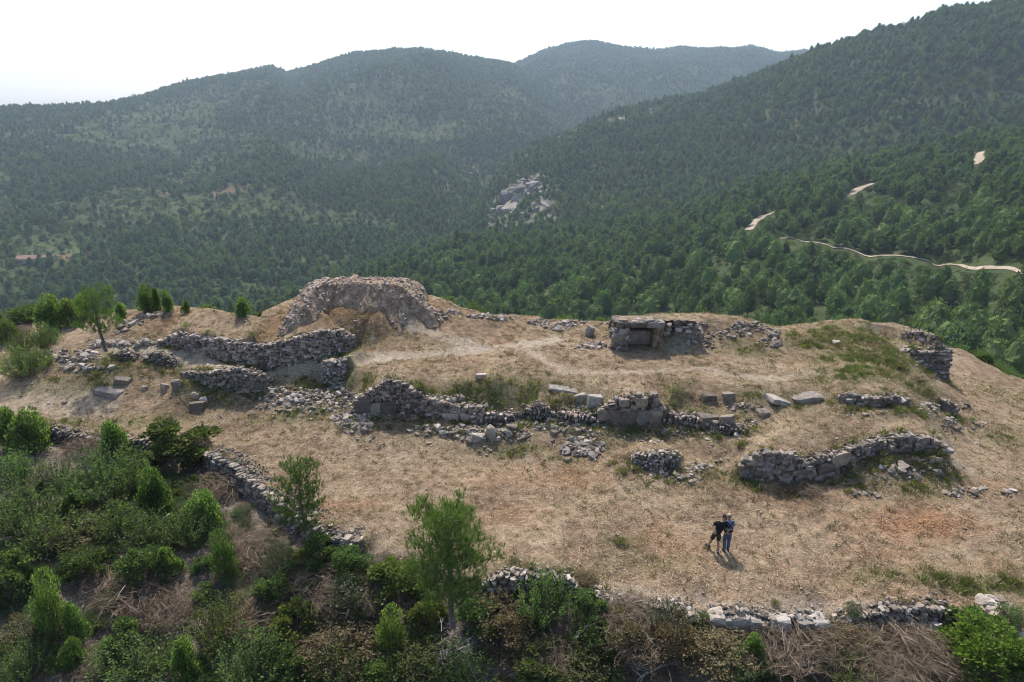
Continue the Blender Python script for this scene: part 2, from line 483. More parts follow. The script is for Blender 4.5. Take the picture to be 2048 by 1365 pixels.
def build_rbf():
    pts = [P(u, v, z) for (u, v, z) in CTRL] + [np.array(c, float) for c in CW]
    for w in WALLS.values():
        for t in np.linspace(0.06, 0.94, max(3, int(w['len'] / 1.6))):
            s = t * w['len']
            x = np.interp(s, w['s'], w['xy'][:, 0]); y = np.interp(s, w['s'], w['xy'][:, 1])
            i = min(np.searchsorted(w['s'], s, side='right') - 1, len(w['xy']) - 2)
            tn = w['xy'][i + 1] - w['xy'][i]
            tn = tn / np.hypot(*tn)
            nb = np.array([-tn[1], tn[0]])
            zb = np.interp(s, w['s'], w['zb']); zt = np.interp(s, w['s'], w['zt'])
            pts.append(np.array([x - nb[0] * .25, y - nb[1] * .25, zb]))
            pts.append(np.array([x + nb[0] * .6, y + nb[1] * .6, zt - .06]))
    pts = np.array(pts)
    step = np.zeros(len(pts))
    for w in WALLS.values():
        step += wall_step(w, pts[:, 0], pts[:, 1])
    val = pts[:, 2] - step
    d = np.hypot(pts[:, None, 0] - pts[None, :, 0], pts[:, None, 1] - pts[None, :, 1])
    n = len(pts)
    A = np.zeros((n + 1, n + 1))
    A[:n, :n] = -np.sqrt(d * d + RBF_C ** 2) + np.eye(n) * 0.06
    A[:n, n] = 1; A[n, :n] = 1
    sol = np.linalg.solve(A, np.concatenate([val, [0]]))
    return pts, sol


RBF_C = 0.5
RBF_P, RBF_W = build_rbf()


def rbf_eval(X, Y):
    out = np.empty(X.size)
    xf, yf = X.ravel(), Y.ravel()
    for i in range(0, X.size, 20000):
        dx = xf[i:i + 20000, None] - RBF_P[None, :, 0]
        dy = yf[i:i + 20000, None] - RBF_P[None, :, 1]
        out[i:i + 20000] = -np.sqrt(dx * dx + dy * dy + RBF_C ** 2) @ RBF_W[:-1] + RBF_W[-1]
    return out.reshape(X.shape)


# outline of the hilltop; beyond it the ground falls away to the valley
EDGE = [tuple(P(*e)[:2]) for e in [(-500, 720, 0.0), (-120, 668, .6), (0, 650, 1.1), (90, 640, 1.8), (200, 626, 2.6), (330, 612, 3.4), (430, 618, 3.85), (520, 628, 4.1)]]
EDGE += [(-13.2, 41.5), (-8.5, 42), (-5.4, 41.6), (-4.0, 40.8)]
EDGE += [tuple(P(*e)[:2]) for e in [(960, 632, 3.35), (1060, 636, 3.1), (1150, 640, 3.0), (1215, 646, 2.9)]]
EDGE += [(7.4, 39.4), (11, 39.9), (15, 39.7)]
EDGE += [tuple(P(*e)[:2]) for e in [(1565, 653, 2.85), (1680, 641, 2.9), (1760, 640, 2.9), (1830, 656, 2.8), (1880, 688, 2.6)]]
EDGE += [tuple(P(*e)[:2]) for e in [(1915, 704, .15), (1985, 738, 0), (2060, 768, -.3), (2300, 850, -.8)]]
EDGE += [(60, 20), (45, -5), (0, -12), (-45, -5), (-60, 20)]
EDGE = np.array(EDGE)


def poly_dist(poly, X, Y):
    """Distance outside a polygon (0 inside) and the nearest boundary point."""
    n = len(poly)
    inside = np.zeros(X.shape, bool)
    best = np.full(X.shape, 1e18); qx = X.copy(); qy = Y.copy()
    for i in range(n):
        a = poly[i]; b = poly[(i + 1) % n]
        cond = ((a[1] > Y) != (b[1] > Y))
        with np.errstate(divide='ignore', invalid='ignore'):
            xi = (b[0] - a[0]) * (Y - a[1]) / (b[1] - a[1] + 1e-12) + a[0]
        inside ^= cond & (X < xi)
        e = b - a
        t = np.clip(((X - a[0]) * e[0] + (Y - a[1]) * e[1]) / (e @ e), 0, 1)
        px_, py_ = a[0] + t * e[0], a[1] + t * e[1]
        d = (X - px_) ** 2 + (Y - py_) ** 2
        m = d < best
        best = np.where(m, d, best); qx = np.where(m, px_, qx); qy = np.where(m, py_, qy)
    d = np.sqrt(best)
    return np.where(inside, 0, d), np.where(inside, X, qx), np.where(inside, Y, qy), inside, d


CH_X0, CH_X1, CH_Y0, CH_Y1, CH_Z = 5.75, 7.9, 35.7, 36.75, 2.70   # chamber floor plan


def hilltop(X, Y):
    d, qx, qy, ins, _ = poly_dist(EDGE, X, Y)
    z = rbf_eval(qx, qy)
    zs = np.zeros(X.shape)
    near = (X * X + Y * Y) < 75 ** 2
    for w in WALLS.values():
        zs[near] += wall_step(w, qx[near], qy[near])
    z = z + zs
    z = z + 0.10 * fbm(X * .45, Y * .45, 3) + 0.09 * fbm(X * 1.3, Y * 1.3, 5, 3) + .045 * fbm(X * 4.5, Y * 4.5, 8, 2)
    # the chamber is dug into its mound; its left side is free
    m = (X > CH_X0 - .02) & (X < CH_X1 + .02) & (Y > CH_Y0 - .6) & (Y < CH_Y1 + .02)
    z = np.where(m, np.minimum(z, CH_Z), z)
    cut = (X > CH_X0 - 4) & (X < CH_X0 + .1 + np.maximum(Y - CH_Y0, 0) * .5) & (Y > 34.5) & (Y < 43)
    z = np.where(cut, np.minimum(z, 2.9 + .1 * fbm(X, Y, 9)), z)
    fall = 0.78 * d * d / (d + 1.6)
    fall = np.where(fall > 60, 60 + (fall - 60) * .4, fall)
    z = z - fall + np.where(d > 2, fbm(X * .05, Y * .05, 31) * np.minimum(d * .06, 3.0), 0)
    return z


# ------------------------------------------------------------------ the hills around: ridges seen from the hilltop
def ridge(crest, foot, back=0.45, shape=1.0):
    """crest: (column, row, distance); foot: (column, distance, height). Returns a height function of azimuth and distance."""
    ca, cr, cz = [], [], []
    for (u, v, D) in crest:
        x, y, dz = ray(u, v)
        h = math.hypot(x, y)
        ca.append(math.atan2(x, y)); cr.append(D); cz.append(CAM_Z + D * dz / h)
    fa, fr, fz = [], [], []
    for (u, D, z) in foot:
        x, y, _ = ray(u, 400)
        fa.append(math.atan2(x, y)); fr.append(D); fz.append(z)

    def f(az, r):
        rc = np.interp(az, ca, cr); zc = np.interp(az, ca, cz)
        r0 = np.interp(az, fa, fr); z0 = np.interp(az, fa, fz)
        t = (r - r0) / (rc - r0)
        tc = np.clip(t, 0, 1)
        g = tc + shape * 0.16 * np.sin(2 * math.pi * tc) * -1.0
        z = z0 + (zc - z0) * g
        z = np.where(t > 1, zc - back * (r - rc), z)
        z = np.where(t < 0, z0 - 0.10 * (r0 - r), z)
        spur = fbm(az * 9 + 3, r * .004, 51, 4) * sstep(0.02, .3, t) * (1 - sstep(.55, 1.0, t) * .8) * (zc - z0 + 25) * .16
        return z + spur
    return f


RIDGES = [
    # near wooded hillside on the right
    ridge([(-400, 700, 260), (200, 690, 260), (500, 640, 270), (640, 590, 290), (760, 545, 340), (850, 512, 390), (1000, 484, 410), (1200, 470, 420), (1350, 436, 425), (1500, 384, 440), (1650, 348, 460), (1800, 318, 480), (2048, 268, 500), (2400, 190, 560)],
          [(-400, 120, -60), (600, 130, -58), (1000, 140, -46), (1500, 130, -36), (2048, 110, -30), (2400, 110, -26)], .35, .4),
    # middle hill on the right, its spur running down to the outcrop
    ridge([(700, 560, 640), (880, 450, 660), (940, 424, 680), (983, 372, 720), (1007, 338, 740), (1075, 280, 790), (1130, 262, 820), (1212, 228, 860), (1294, 210, 900), (1382, 197, 920), (1525, 149, 900), (1640, 105, 880), (1750, 72, 860), (1850, 40, 840), (1950, 20, 830), (2048, 2, 820), (2400, -120, 820)],
          [(700, 480, -86), (950, 480, -74), (1200, 480, -58), (1500, 500, -42), (2048, 540, -30), (2400, 560, -20)], .5, .5),
    # long hill on the left
    ridge([(-600, 300, 1250), (-100, 226, 1280), (0, 216, 1300), (120, 216, 1320), (205, 211, 1350), (280, 196, 1450), (400, 163, 1600), (500, 137, 1780), (540, 131, 1800), (578, 145, 1850), (640, 130, 1760), (700, 114, 1750), (780, 105, 1750), (840, 101, 1750), (890, 108, 1750), (930, 117, 1750), (1020, 131, 1750), (1100, 175, 1650), (1300, 300, 1500), (2000, 500, 1500)],
          [(-600, 400, -80), (0, 430, -86), (300, 420, -82), (600, 440, -84), (900, 560, -84), (1100, 700, -80), (2000, 800, -80)], .45, .3),
    # far hill closing the valley
    ridge([(600, 330, 2300), (900, 215, 2300), (960, 175, 2300), (1020, 133, 2280), (1080, 105, 2250), (1130, 90, 2250), (1165, 84, 2250), (1195, 84, 2250), (1250, 96, 2250), (1310, 102, 2250), (1360, 99, 2260), (1420, 97, 2260), (1470, 95, 2280), (1500, 91, 2300), (1530, 97, 2300), (1560, 105, 2320), (1600, 102, 2330), (1640, 105, 2340), (1750, 112, 2360), (2400, 60, 2400)],
          [(600, 1000, -70), (1000, 900, -62), (1300, 1000, -40), (2400, 1100, -30)], .45, .3),
]


def hills_z(az, r):
    z = np.full(np.broadcast(az, r).shape, -200.0)
    z = np.maximum(z, -88 + 0 * r + fbm(az * 14, r * .006, 71) * 4)
    for f in RIDGES:
        q = f(np.clip(az, -0.95, 0.95), r)
        k = 6.0
        h = np.clip(0.5 + 0.5 * (q - z) / k, 0, 1)
        z = z + (q - z) * h + k * h * (1 - h) * .5
    # old cultivation terraces on the left hill
    t = sstep(380, 480, r) * (1 - sstep(1100, 1400, r)) * (1 - sstep(-.12, .05, az)) * sstep(-.3, .2, fbm(az * 6, r * .004, 12))
    zz = z / 4.0
    fr = zz - np.floor(zz)
    zt = (np.floor(zz) + sstep(.55, .95, fr)) * 4.0
    z = z + (zt - z) * t * .8
    return z + fbm(az * 40, r * .02, 81, 3) * np.minimum(r * .006, 4.0) * .6


AZ = np.radians(np.arange(-52, 52.01, 0.2))
RN = [10.0]
while RN[-1] < 60:
    RN.append(RN[-1] + (0.14 if RN[-1] > 20 else 0.2))
NEAR_N = len(RN)
while RN[-1] < 4200:
    RN.append(RN[-1] * 1.0095)
RN = np.array(RN)


def ground_z(X, Y):
    r = np.hypot(X, Y); az = np.arctan2(X, Y)
    z1 = hilltop(X, Y)
    z2 = hills_z(az, r)
    w = sstep(60, 110, r)
    z = np.where(r < 60, z1, np.maximum(z1, z2))
    return np.where((r >= 60) & (r < 110), z1 + (z - z1) * w, z)


GA, GR = np.meshgrid(AZ, RN, indexing='ij')
GX, GY = GR * np.sin(GA), GR * np.cos(GA)
GZ = ground_z(GX, GY)


def zg(x, y):
    """Ground height, read from the built sheet."""
    x = np.asarray(x, float); y = np.asarray(y, float)
    a = (np.arctan2(x, y) - AZ[0]) / (AZ[1] - AZ[0])
    r = np.hypot(x, y)
    j = np.clip(np.searchsorted(RN, r) - 1, 0, len(RN) - 2)
    a = np.clip(a, 0, len(AZ) - 1.001)
    i = a.astype(int)
    fa = a - i
    fr = np.clip((r - RN[j]) / (RN[j + 1] - RN[j]), 0, 1)
    return (GZ[i, j] * (1 - fa) + GZ[i + 1, j] * fa) * (1 - fr) + (GZ[i, j + 1] * (1 - fa) + GZ[i + 1, j + 1] * fa) * fr


def hit(u, v, rmin=0.0):
    """Where the line of sight of a photograph pixel meets the ground."""
    x, y, dz = ray(u, v)
    h = math.hypot(x, y)
    a = (math.atan2(x, y) - AZ[0]) / (AZ[1] - AZ[0])
    i = int(np.clip(a, 0, len(AZ) - 2)); fa = np.clip(a - i, 0, 1)
    col = GZ[i] * (1 - fa) + GZ[i + 1] * fa
    line = CAM_Z + RN * dz / h
    g = np.nonzero((col >= line) & (RN > rmin))[0]
    k = g[0] if len(g) else len(RN) - 1
    if k > 0:
        d0 = line[k - 1] - col[k - 1]; d1 = line[k] - col[k]
        t = d0 / (d0 - d1) if d0 > 0 and d1 <= 0 else 1.0
        r = RN[k - 1] + (RN[k] - RN[k - 1]) * t
    else:
        r = RN[0]
    X, Y = r * x / h, r * y / h
    return np.array([X, Y, float(zg(X, Y))])


def line_px(pts, n=12, rmin=0.0):
    """Photograph polyline laid on the ground."""
    out = []
    for (a, b) in zip(pts[:-1], pts[1:]):
        for t in np.linspace(0, 1, n, endpoint=False):
            out.append(hit(a[0] + (b[0] - a[0]) * t, a[1] + (b[1] - a[1]) * t, rmin))
    out.append(hit(*pts[-1], rmin))
    return np.array(out)


def dist_line(L, X, Y):
    best = np.full(X.shape, 1e9)
    for a, b in zip(L[:-1], L[1:]):
        e = b[:2] - a[:2]
        t = np.clip(((X - a[0]) * e[0] + (Y - a[1]) * e[1]) / (e @ e + 1e-9), 0, 1)
        best = np.minimum(best, np.hypot(X - a[0] - t * e[0], Y - a[1] - t * e[1]))
    return best


# ------------------------------------------------------------------ what grows and lies where (masks over the ground)
SCRUB_PX = [(-300, 860), (0, 870), (150, 896), (315, 912), (398, 930), (474, 980), (563, 1048), (650, 1092), (722, 1096), (780, 1100), (860, 1120), (960, 1184), (1077, 1196), (1152, 1190), (1240, 1212), (1300, 1230), (1385, 1256), (1418, 1262), (1565, 1268), (1655, 1268), (1728, 1244), (1890, 1252), (1935, 1250), (1960, 1250), (2048, 1262), (2300, 1240)]
SCRUB = np.array([hit(*q)[:2] for q in SCRUB_PX] + [(45, 0), (0, -5), (-45, 0)])


def scrub_sd(X, Y):
    d, _, _, ins, b = poly_dist(SCRUB, X, Y)
    return np.where(ins, b, -b)


PATHS = [(line_px([(215, 690), (330, 706), (420, 726), (520, 750), (600, 742), (700, 720), (820, 713), (940, 702), (1030, 692), (1110, 680)], 6), .55, .9),
         (line_px([(1050, 695), (1085, 720), (1130, 742), (1210, 748), (1300, 742), (1400, 738), (1480, 752), (1560, 758), (1650, 742)], 6), .35, .6),
         (line_px([(790, 622), (830, 650), (880, 672), (940, 692)], 6), .45, .7),
         (line_px([(0, 805), (90, 800), (180, 815)], 5), 1.6, .5),
         (line_px([(1390, 655), (1365, 672), (1345, 700)], 5), .5, .8),
         (line_px([(1885, 880), (1900, 910), (1935, 940)], 5), .6, .7),
         (line_px([(1720, 650), (1790, 690), (1825, 720)], 5), .5, .6),
         (line_px([(1195, 1185), (1400, 1215), (1600, 1225), (1720, 1215)], 6), .6, .5)]


def blob_mask(blobs, X, Y):
    m = np.zeros(X.shape)
    for (u, v, ru, rv, s) in blobs:
        c = hit(u, v)
        rx = px(c, ru)
        dep = (CAM_Z - c[2]) / math.hypot(*c)
        ry = px(c, rv) / dep
        q = ((X - c[0]) / rx) ** 2 + ((Y - c[1]) / ry) ** 2
        m = np.maximum(m, s * np.exp(-q))
    return m


GREEN = [(870, 792, 40, 12, 1), (980, 802, 40, 16, 1), (1050, 795, 40, 14, 1), (1110, 830, 30, 14, 1), (1200, 815, 30, 12, .9), (1345, 845, 30, 14, .9), (1385, 820, 30, 12, .9), (1480, 840, 40, 16, .7), (1130, 778, 30, 8, .7), (610, 765, 30, 14, .9), (560, 765, 20, 8, .8), (1490, 790, 40, 8, .6), (1600, 800, 50, 10, .6), (1760, 805, 60, 8, .7), (850, 860, 60, 8, .6), (730, 770, 20, 14, .8), (1690, 682, 100, 26, 1.2), (1750, 708, 90, 26, 1.1), (1720, 745, 110, 16, .9), (1660, 720, 40, 10, .6), (420, 775, 60, 12, .7), (310, 842, 110, 12, .75), (180, 850, 100, 10, .6), (200, 760, 60, 12, .6), (1950, 1172, 110, 16, 1), (1780, 1150, 90, 16, .6), (1240, 1080, 40, 12, .55), (1330, 1130, 70, 14, .5), (1090, 1130, 120, 14, .6), (690, 770, 30, 22, .9), (720, 790, 30, 14, .8), (640, 790, 30, 12, .7), (930, 800, 70, 20, .9), (1020, 815, 60, 30, .9), (1130, 800, 50, 22, .9), (1170, 835, 40, 14, .9), (1350, 800, 30, 20, .8), (1260, 870, 90, 12, .9), (1420, 845, 40, 20, .7), (1020, 905, 90, 8, .7), (1760, 920, 80, 14, .95), (1860, 930, 50, 16, .9), (1830, 980, 80, 12, .7), (1430, 950, 60, 20, .7), (1550, 985, 60, 10, .5), (1490, 700, 50, 14, .55), (1350, 690, 40, 10, .4), (1830, 715, 25, 18, .8), (1850, 770, 30, 18, .7), (1990, 870, 70, 26, .4), (660, 830, 60, 16, .6), (560, 835, 70, 10, .5), (2010, 790, 40, 16, .5), (1140, 915, 60, 10, .5), (450, 800, 40, 10, .6), (120, 770, 80, 10, .6)]
RED = [(1850, 1050, 90, 26, .9), (1168, 1160, 28, 12, 1), (700, 1010, 60, 14, .6), (660, 1030, 30, 12, .5), (1010, 1030, 120, 30, .25), (1080, 950, 160, 26, .3), (1570, 985, 90, 16, .5), (880, 845, 60, 10, .5), (700, 600, 110, 26, .4), (560, 650, 40, 14, .4), (1420, 1110, 300, 60, .12), (1690, 995, 60, 12, .4)]


def ground_masks(X, Y):
    wob = .35 * fbm(X * .8, Y * .8, 21)
    path = np.zeros(X.shape)
    for L, wd, s in PATHS:
        d = dist_line(L, X, Y) + wob
        path = np.maximum(path, s * (1 - sstep(wd * .4, wd * 1.3, d)))
    n1 = fbm(X * .9, Y * .9, 33); n2 = fbm(X * .25, Y * .25, 44)
    green = np.clip(blob_mask(GREEN, X, Y) * (1.0 + .9 * n1) + .22 * np.clip(n2 * 1.6 + n1 * .8 - .2, 0, 1), 0, 1)
    red = np.clip(blob_mask(RED, X, Y) * (1 + .6 * n1) + .25 * np.clip(fbm(X * .35, Y * .35, 55) * 2 - .25, 0, 1), 0, 1)
    sc = sstep(-.4, .4, scrub_sd(X, Y) + wob)
    d, _, _, ins, _ = poly_dist(EDGE, X, Y)
    wild = sstep(.3, 2.5, d + wob)
    return path, green, red, np.maximum(sc, wild)


def grid_faces(ni, nj):
    i, j = np.meshgrid(np.arange(ni - 1), np.arange(nj - 1), indexing='ij')
    a = i * nj + j
    return np.stack([a, a + 1, a + nj + 1, a + nj], -1).reshape(-1, 4)[:, ::-1]


def ground_material():
    m, nt, out = new_mat('mown dry grass')
    b = N(nt, 'ShaderNodeBsdfPrincipled', i_Roughness=1.0)
    b.inputs['Specular IOR Level'].default_value = 0.05
    at = N(nt, 'ShaderNodeAttribute', attribute_name='cover')
    sp = N(nt, 'ShaderNodeSeparateColor')
    nt.links.new(at.outputs['Color'], sp.inputs[0])
    path, green, red = sp.outputs[0], sp.outputs[1], sp.outputs[2]
    wild = at.outputs['Alpha']
    pos = world_pos(nt)
    big = noise(nt, .35, 4, .6, pos)
    mid = noise(nt, 2.2, 5, .65, pos)
    fine = noise(nt, 14, 5, .7, pos)
    mp = N(nt, 'ShaderNodeMapping')
    mp.inputs['Scale'].default_value = (30, 9, 9)
    mp.inputs['Rotation'].default_value = (0, 0, .6)
    nt.links.new(pos, mp.inputs[0])
    straw = noise(nt, 1.0, 5, .75, mp.outputs[0], 1.5)
    base = ramp(nt, [(.36, (.150, .106, .070)), (.47, (.250, .184, .124)), (.55, (.33, .252, .170)), (.66, (.41, .33, .225))])
    nt.links.new(mth(nt, 'ADD', mth(nt, 'MULTIPLY', big.outputs[0], .5), mth(nt, 'MULTIPLY', mid.outputs[0], .5)), base.inputs[0])
    c = base.outputs[0]
    fr = ramp(nt, [(.36, (.42, .40, .38)), (.5, (.95, .95, .95)), (.64, (1.45, 1.43, 1.36))])
    nt.links.new(mth(nt, 'ADD', mth(nt, 'MULTIPLY', straw.outputs[0], .55), mth(nt, 'MULTIPLY', fine.outputs[0], .45)), fr.inputs[0])
    redc = mixc(nt, fine.outputs[0], (.25, .11, .05), (.43, .22, .11))
    c = mixc(nt, mth(nt, 'MULTIPLY', red, .7), c, redc)
    dirt = mixc(nt, mid.outputs[0], (.33, .27, .205), (.48, .41, .325))
    c = mixc(nt, mth(nt, 'MULTIPLY', path, mth(nt, 'ADD', .65, mth(nt, 'MULTIPLY', mid.outputs[0], .8)), True), c, dirt)
    grass = mixc(nt, fine.outputs[0], (.06, .075, .025), (.20, .205, .085))
    c = mixc(nt, mth(nt, 'MULTIPLY', green, mth(nt, 'ADD', .2, mth(nt, 'MULTIPLY', mid.outputs[0], 1.3)), True), c, grass)
    soil = ramp(nt, [(.3, (.07, .06, .045)), (.5, (.16, .13, .10)), (.62, (.27, .23, .19)), (.8, (.40, .36, .32))])
    nt.links.new(mth(nt, 'ADD', mth(nt, 'MULTIPLY', mid.outputs[0], .6), mth(nt, 'MULTIPLY', fine.outputs[0], .4)), soil.inputs[0])
    c = mixc(nt, wild, c, soil.outputs[0])
    c = mixc(nt, 1.0, c, fr.outputs[0], 'MULTIPLY')
    clod = noise(nt, 4.2, 6, .7, pos, .6)
    cl = ramp(nt, [(.36, (.70, .67, .64)), (.5, (1.0, 1.0, 1.0)), (.64, (1.16, 1.15, 1.12))])
    nt.links.new(clod.outputs[0], cl.inputs[0])
    c = mixc(nt, 1.0, c, cl.outputs[0], 'MULTIPLY')
    # bits of pale stone strewn about
    vo = N(nt, 'ShaderNodeTexVoronoi', i_Scale=5.0)
    nt.links.new(pos, vo.inputs['Vector'])
    chip = mth(nt, 'MULTIPLY', mth(nt, 'LESS_THAN', vo.outputs['Distance'], .10), mth(nt, 'GREATER_THAN', mid.outputs[0], .50))
    c = mixc(nt, mth(nt, 'MULTIPLY', chip, .8), c, (.50, .46, .42))
    nt.links.new(c, b.inputs['Base Color'])
    bp = N(nt, 'ShaderNodeBump', i_Strength=.9, i_Distance=.10)
    nt.links.new(mth(nt, 'ADD', mth(nt, 'MULTIPLY', straw.outputs[0], .35), mth(nt, 'ADD', fine.outputs[0], mid.outputs[0])), bp.inputs['Height'])
    nt.links.new(bp.outputs[0], b.inputs['Normal'])
    nt.links.new(b.outputs[0], out.inputs[0])
    return m


def hills_material():
    m, nt, out = new_mat('hillside undergrowth')
    b = N(nt, 'ShaderNodeBsdfPrincipled', i_Roughness=1.0)
    b.inputs['Specular IOR Level'].default_value = 0.03
    pos = world_pos(nt)
    n1 = noise(nt, .012, 6, .6, pos)
    n2 = noise(nt, .12, 5, .65, pos)
    r = ramp(nt, [(.32, (.028, .042, .018)), (.48, (.045, .062, .025)), (.6, (.065, .078, .033)), (.78, (.11, .105, .06))])
    nt.links.new(mth(nt, 'ADD', mth(nt, 'MULTIPLY', n1.outputs[0], .45), mth(nt, 'MULTIPLY', n2.outputs[0], .55)), r.inputs[0])
    at = N(nt, 'ShaderNodeAttribute', attribute_name='cover')
    sp = N(nt, 'ShaderNodeSeparateColor')
    nt.links.new(at.outputs['Color'], sp.inputs[0])
    c = mixc(nt, sp.outputs[0], r.outputs[0], mixc(nt, n2.outputs[0], (.15, .13, .105), (.30, .27, .235)))
    c = mixc(nt, sp.outputs[1], c, mixc(nt, n2.outputs[0], (.05, .072, .026), (.09, .115, .042)))
    c = mixc(nt, sp.outputs[2], c, mixc(nt, n2.outputs[0], (.16, .085, .055), (.27, .165, .11)))
    nt.links.new(c, b.inputs['Base Color'])
    bp = N(nt, 'ShaderNodeBump', i_Strength=.8, i_Distance=1.5)
    nt.links.new(n2.outputs[0], bp.inputs['Height'])
    nt.links.new(bp.outputs[0], b.inputs['Normal'])
    nt.links.new(b.outputs[0], out.inputs[0])
    return m


# the hilltop
nj = NEAR_N
V = np.stack([GX[:, :nj], GY[:, :nj], GZ[:, :nj]], -1).reshape(-1, 3)
me = mesh_np('ground', V, grid_faces(len(AZ), nj), [ground_material()], smooth=True)
set_attr(me, 'cover', np.stack(ground_masks(V[:, 0], V[:, 1]), -1))
obj('ground', me, kind='structure')

# clearings, cliffs and bare earth on the hills: (column, row, half width, half height, strength)
ROCK_PX = [(1060, 372, 34, 26, 1), (1020, 400, 40, 36, .9), (1080, 410, 40, 36, .7), (1290, 222, 34, 7, .55), (1240, 238, 36, 8, .55), (1130, 276, 24, 7, .5), (1075, 300, 20, 8, .5), (952, 338, 10, 10, .5), (890, 370, 20, 18, .35), (1000, 436, 40, 20, .6), (1960, 190, 40, 14, .25), (1830, 205, 40, 10, .2)]
LIGHT_PX = [(380, 440, 46, 50, .9), (400, 480, 60, 20, .6), (100, 505, 110, 16, .6), (240, 510, 120, 14, .4), (930, 335, 16, 16, .8), (900, 300, 14, 30, .6), (640, 525, 60, 12, .6), (800, 215, 30, 8, .5), (1030, 195, 18, 6, .6), (270, 235, 60, 20, .5), (60, 300, 80, 30, .3), (1700, 500, 120, 14, .3), (1900, 440, 90, 20, .25), (1860, 240, 120, 20, .3), (60, 240, 120, 16, .4)]
EARTH_PX = [(445, 388, 36, 4, .8), (350, 386, 30, 3, .35), (110, 518, 40, 4, .8), (840, 345, 16, 3, .4), (1620, 230, 30, 2, .5), (1540, 224, 14, 2, .5), (200, 505, 30, 3, .7), (650, 295, 12, 3, .5), (1900, 460, 40, 6, .3), (330, 430, 10, 3, .4)]


def far_mask(blobs, X, Y, Z):
    rel = np.stack([X, Y * CP - (Z - CAM_Z) * SP, Y * SP + (Z - CAM_Z) * CP], -1)
    m = np.zeros(X.shape)
    for (u, v, ru, rv, s) in blobs:
        c = hit(u, v, 62)
        r0 = math.hypot(c[0], c[1])
        e = r0 * ru / FPX
        dr = np.hypot(X, Y)
        az = np.arctan2(X, Y) - math.atan2(c[0], c[1])
        # extent along the slope from the rows it covers
        c1 = hit(u, v - rv, 62); c2 = hit(u, v + rv, 62)
        er = max(abs(math.hypot(c1[0], c1[1]) - math.hypot(c2[0], c2[1])) / 2, e * .5)
        q = (az * r0 / e) ** 2 + ((dr - r0) / er) ** 2
        m = np.maximum(m, s * np.exp(-q * 1.1))
    return m


def far_masks(X, Y, Z):
    n = fbm(X * .05, Y * .05, 91, 3)
    n3 = fbm(X * .15, Y * .15, 92, 3)
    return [np.clip(far_mask(b, X, Y, Z) * (1.0 + k * (n + n3)), 0, 1) for b, k in ((ROCK_PX, 1.0), (LIGHT_PX, .8), (EARTH_PX, .5))]


az2 = np.concatenate([AZ, np.radians(np.arange(56, 308.1, 4.0))])
j0 = NEAR_N - 1
FX = np.concatenate([GX[:, j0:], RN[None, j0:] * np.sin(az2[len(AZ):, None])], 0)
FY = np.concatenate([GY[:, j0:], RN[None, j0:] * np.cos(az2[len(AZ):, None])], 0)
ex = FX[len(AZ):]; ey = FY[len(AZ):]
FZ = np.concatenate([GZ[:, j0:], ground_z(ex, ey)], 0)
nA, nR = FX.shape
V = np.stack([FX, FY, FZ], -1).reshape(-1, 3)
F = grid_faces(nA, nR)
last = (nA - 1) * nR + np.arange(nR - 1)
first = np.arange(nR - 1)
F = np.concatenate([F, np.stack([last, last + 1, first + 1, first], -1)[:, ::-1]])
hm = mesh_np('hills', V, F, [hills_material()], smooth=True)
mk = far_masks(V[:, 0], V[:, 1], V[:, 2])
set_attr(hm, 'cover', np.stack(mk + [np.ones(len(V))], -1))
obj('hills', hm, kind='structure')
# ground beside and behind the camera, out of sight
azb = np.radians(np.concatenate([np.arange(52, 308.1, 4.0)]))
rb = np.array([0.5, 10, 20, 30, 45, RN[j0]])
BA, BR = np.meshgrid(azb, rb, indexing='ij')
bx_, by_ = BR * np.sin(BA), BR * np.cos(BA)
bz_ = ground_z(bx_, by_)
bm_ = mesh_np('ground', np.stack([bx_, by_, bz_], -1).reshape(-1, 3), grid_faces(len(azb), len(rb)), [me.materials[0]], smooth=True)
set_attr(bm_, 'cover', np.tile([0, 0, 0, 1.0], (len(azb) * len(rb), 1)))
obj('ground', bm_, kind='structure')

# ------------------------------------------------------------------ foliage builders
def leaf_quads(C, up, size, aspect, rng, spread=1.0, tri=False):
    """Leaf faces at centres C, long axis near 'up' (n,3), with random facing."""
    n = len(C)
    up = up + rng.normal(0, .35 * spread, (n, 3))
    up /= np.linalg.norm(up, axis=1, keepdims=True) + 1e-9
    q = rng.normal(0, 1, (n, 3))
    side = np.cross(up, q)
    side /= np.linalg.norm(side, axis=1, keepdims=True) + 1e-9
    h = (size * rng.uniform(.7, 1.3, n))[:, None]
    w = h * aspect * .5
    if tri:
        V = np.stack([C - side * w, C + side * w, C + up * h], 1).reshape(-1, 3)
        return V, np.arange(3 * n).reshape(n, 3)
    V = np.stack([C - side * w * .6, C + up * h * .45 - side * w, C + up * h, C + up * h * .45 + side * w], 1).reshape(-1, 3)
    return V, np.arange(4 * n).reshape(n, 4)


def tube(path, radii, sides=5):
    path = np.asarray(path, float); radii = np.asarray(radii, float)
    n = len(path)
    t = np.gradient(path, axis=0)
    t /= np.linalg.norm(t, axis=1, keepdims=True) + 1e-9
    ref = np.where(np.abs(t[:, 2:3]) > .9, [[1.0, 0, 0]], [[0, 0, 1.0]])
    a = np.cross(t, ref); a /= np.linalg.norm(a, axis=1, keepdims=True) + 1e-9
    b = np.cross(t, a)
    th = np.arange(sides) / sides * 2 * math.pi
    V = path[:, None] + radii[:, None, None] * (np.cos(th)[None, :, None] * a[:, None] + np.sin(th)[None, :, None] * b[:, None])
    F = []
    for i in range(n - 1):
        for k in range(sides):
            F.append((i * sides + k, i * sides + (k + 1) % sides, (i + 1) * sides + (k + 1) % sides, (i + 1) * sides + k))
    return V.reshape(-1, 3), np.array(F)


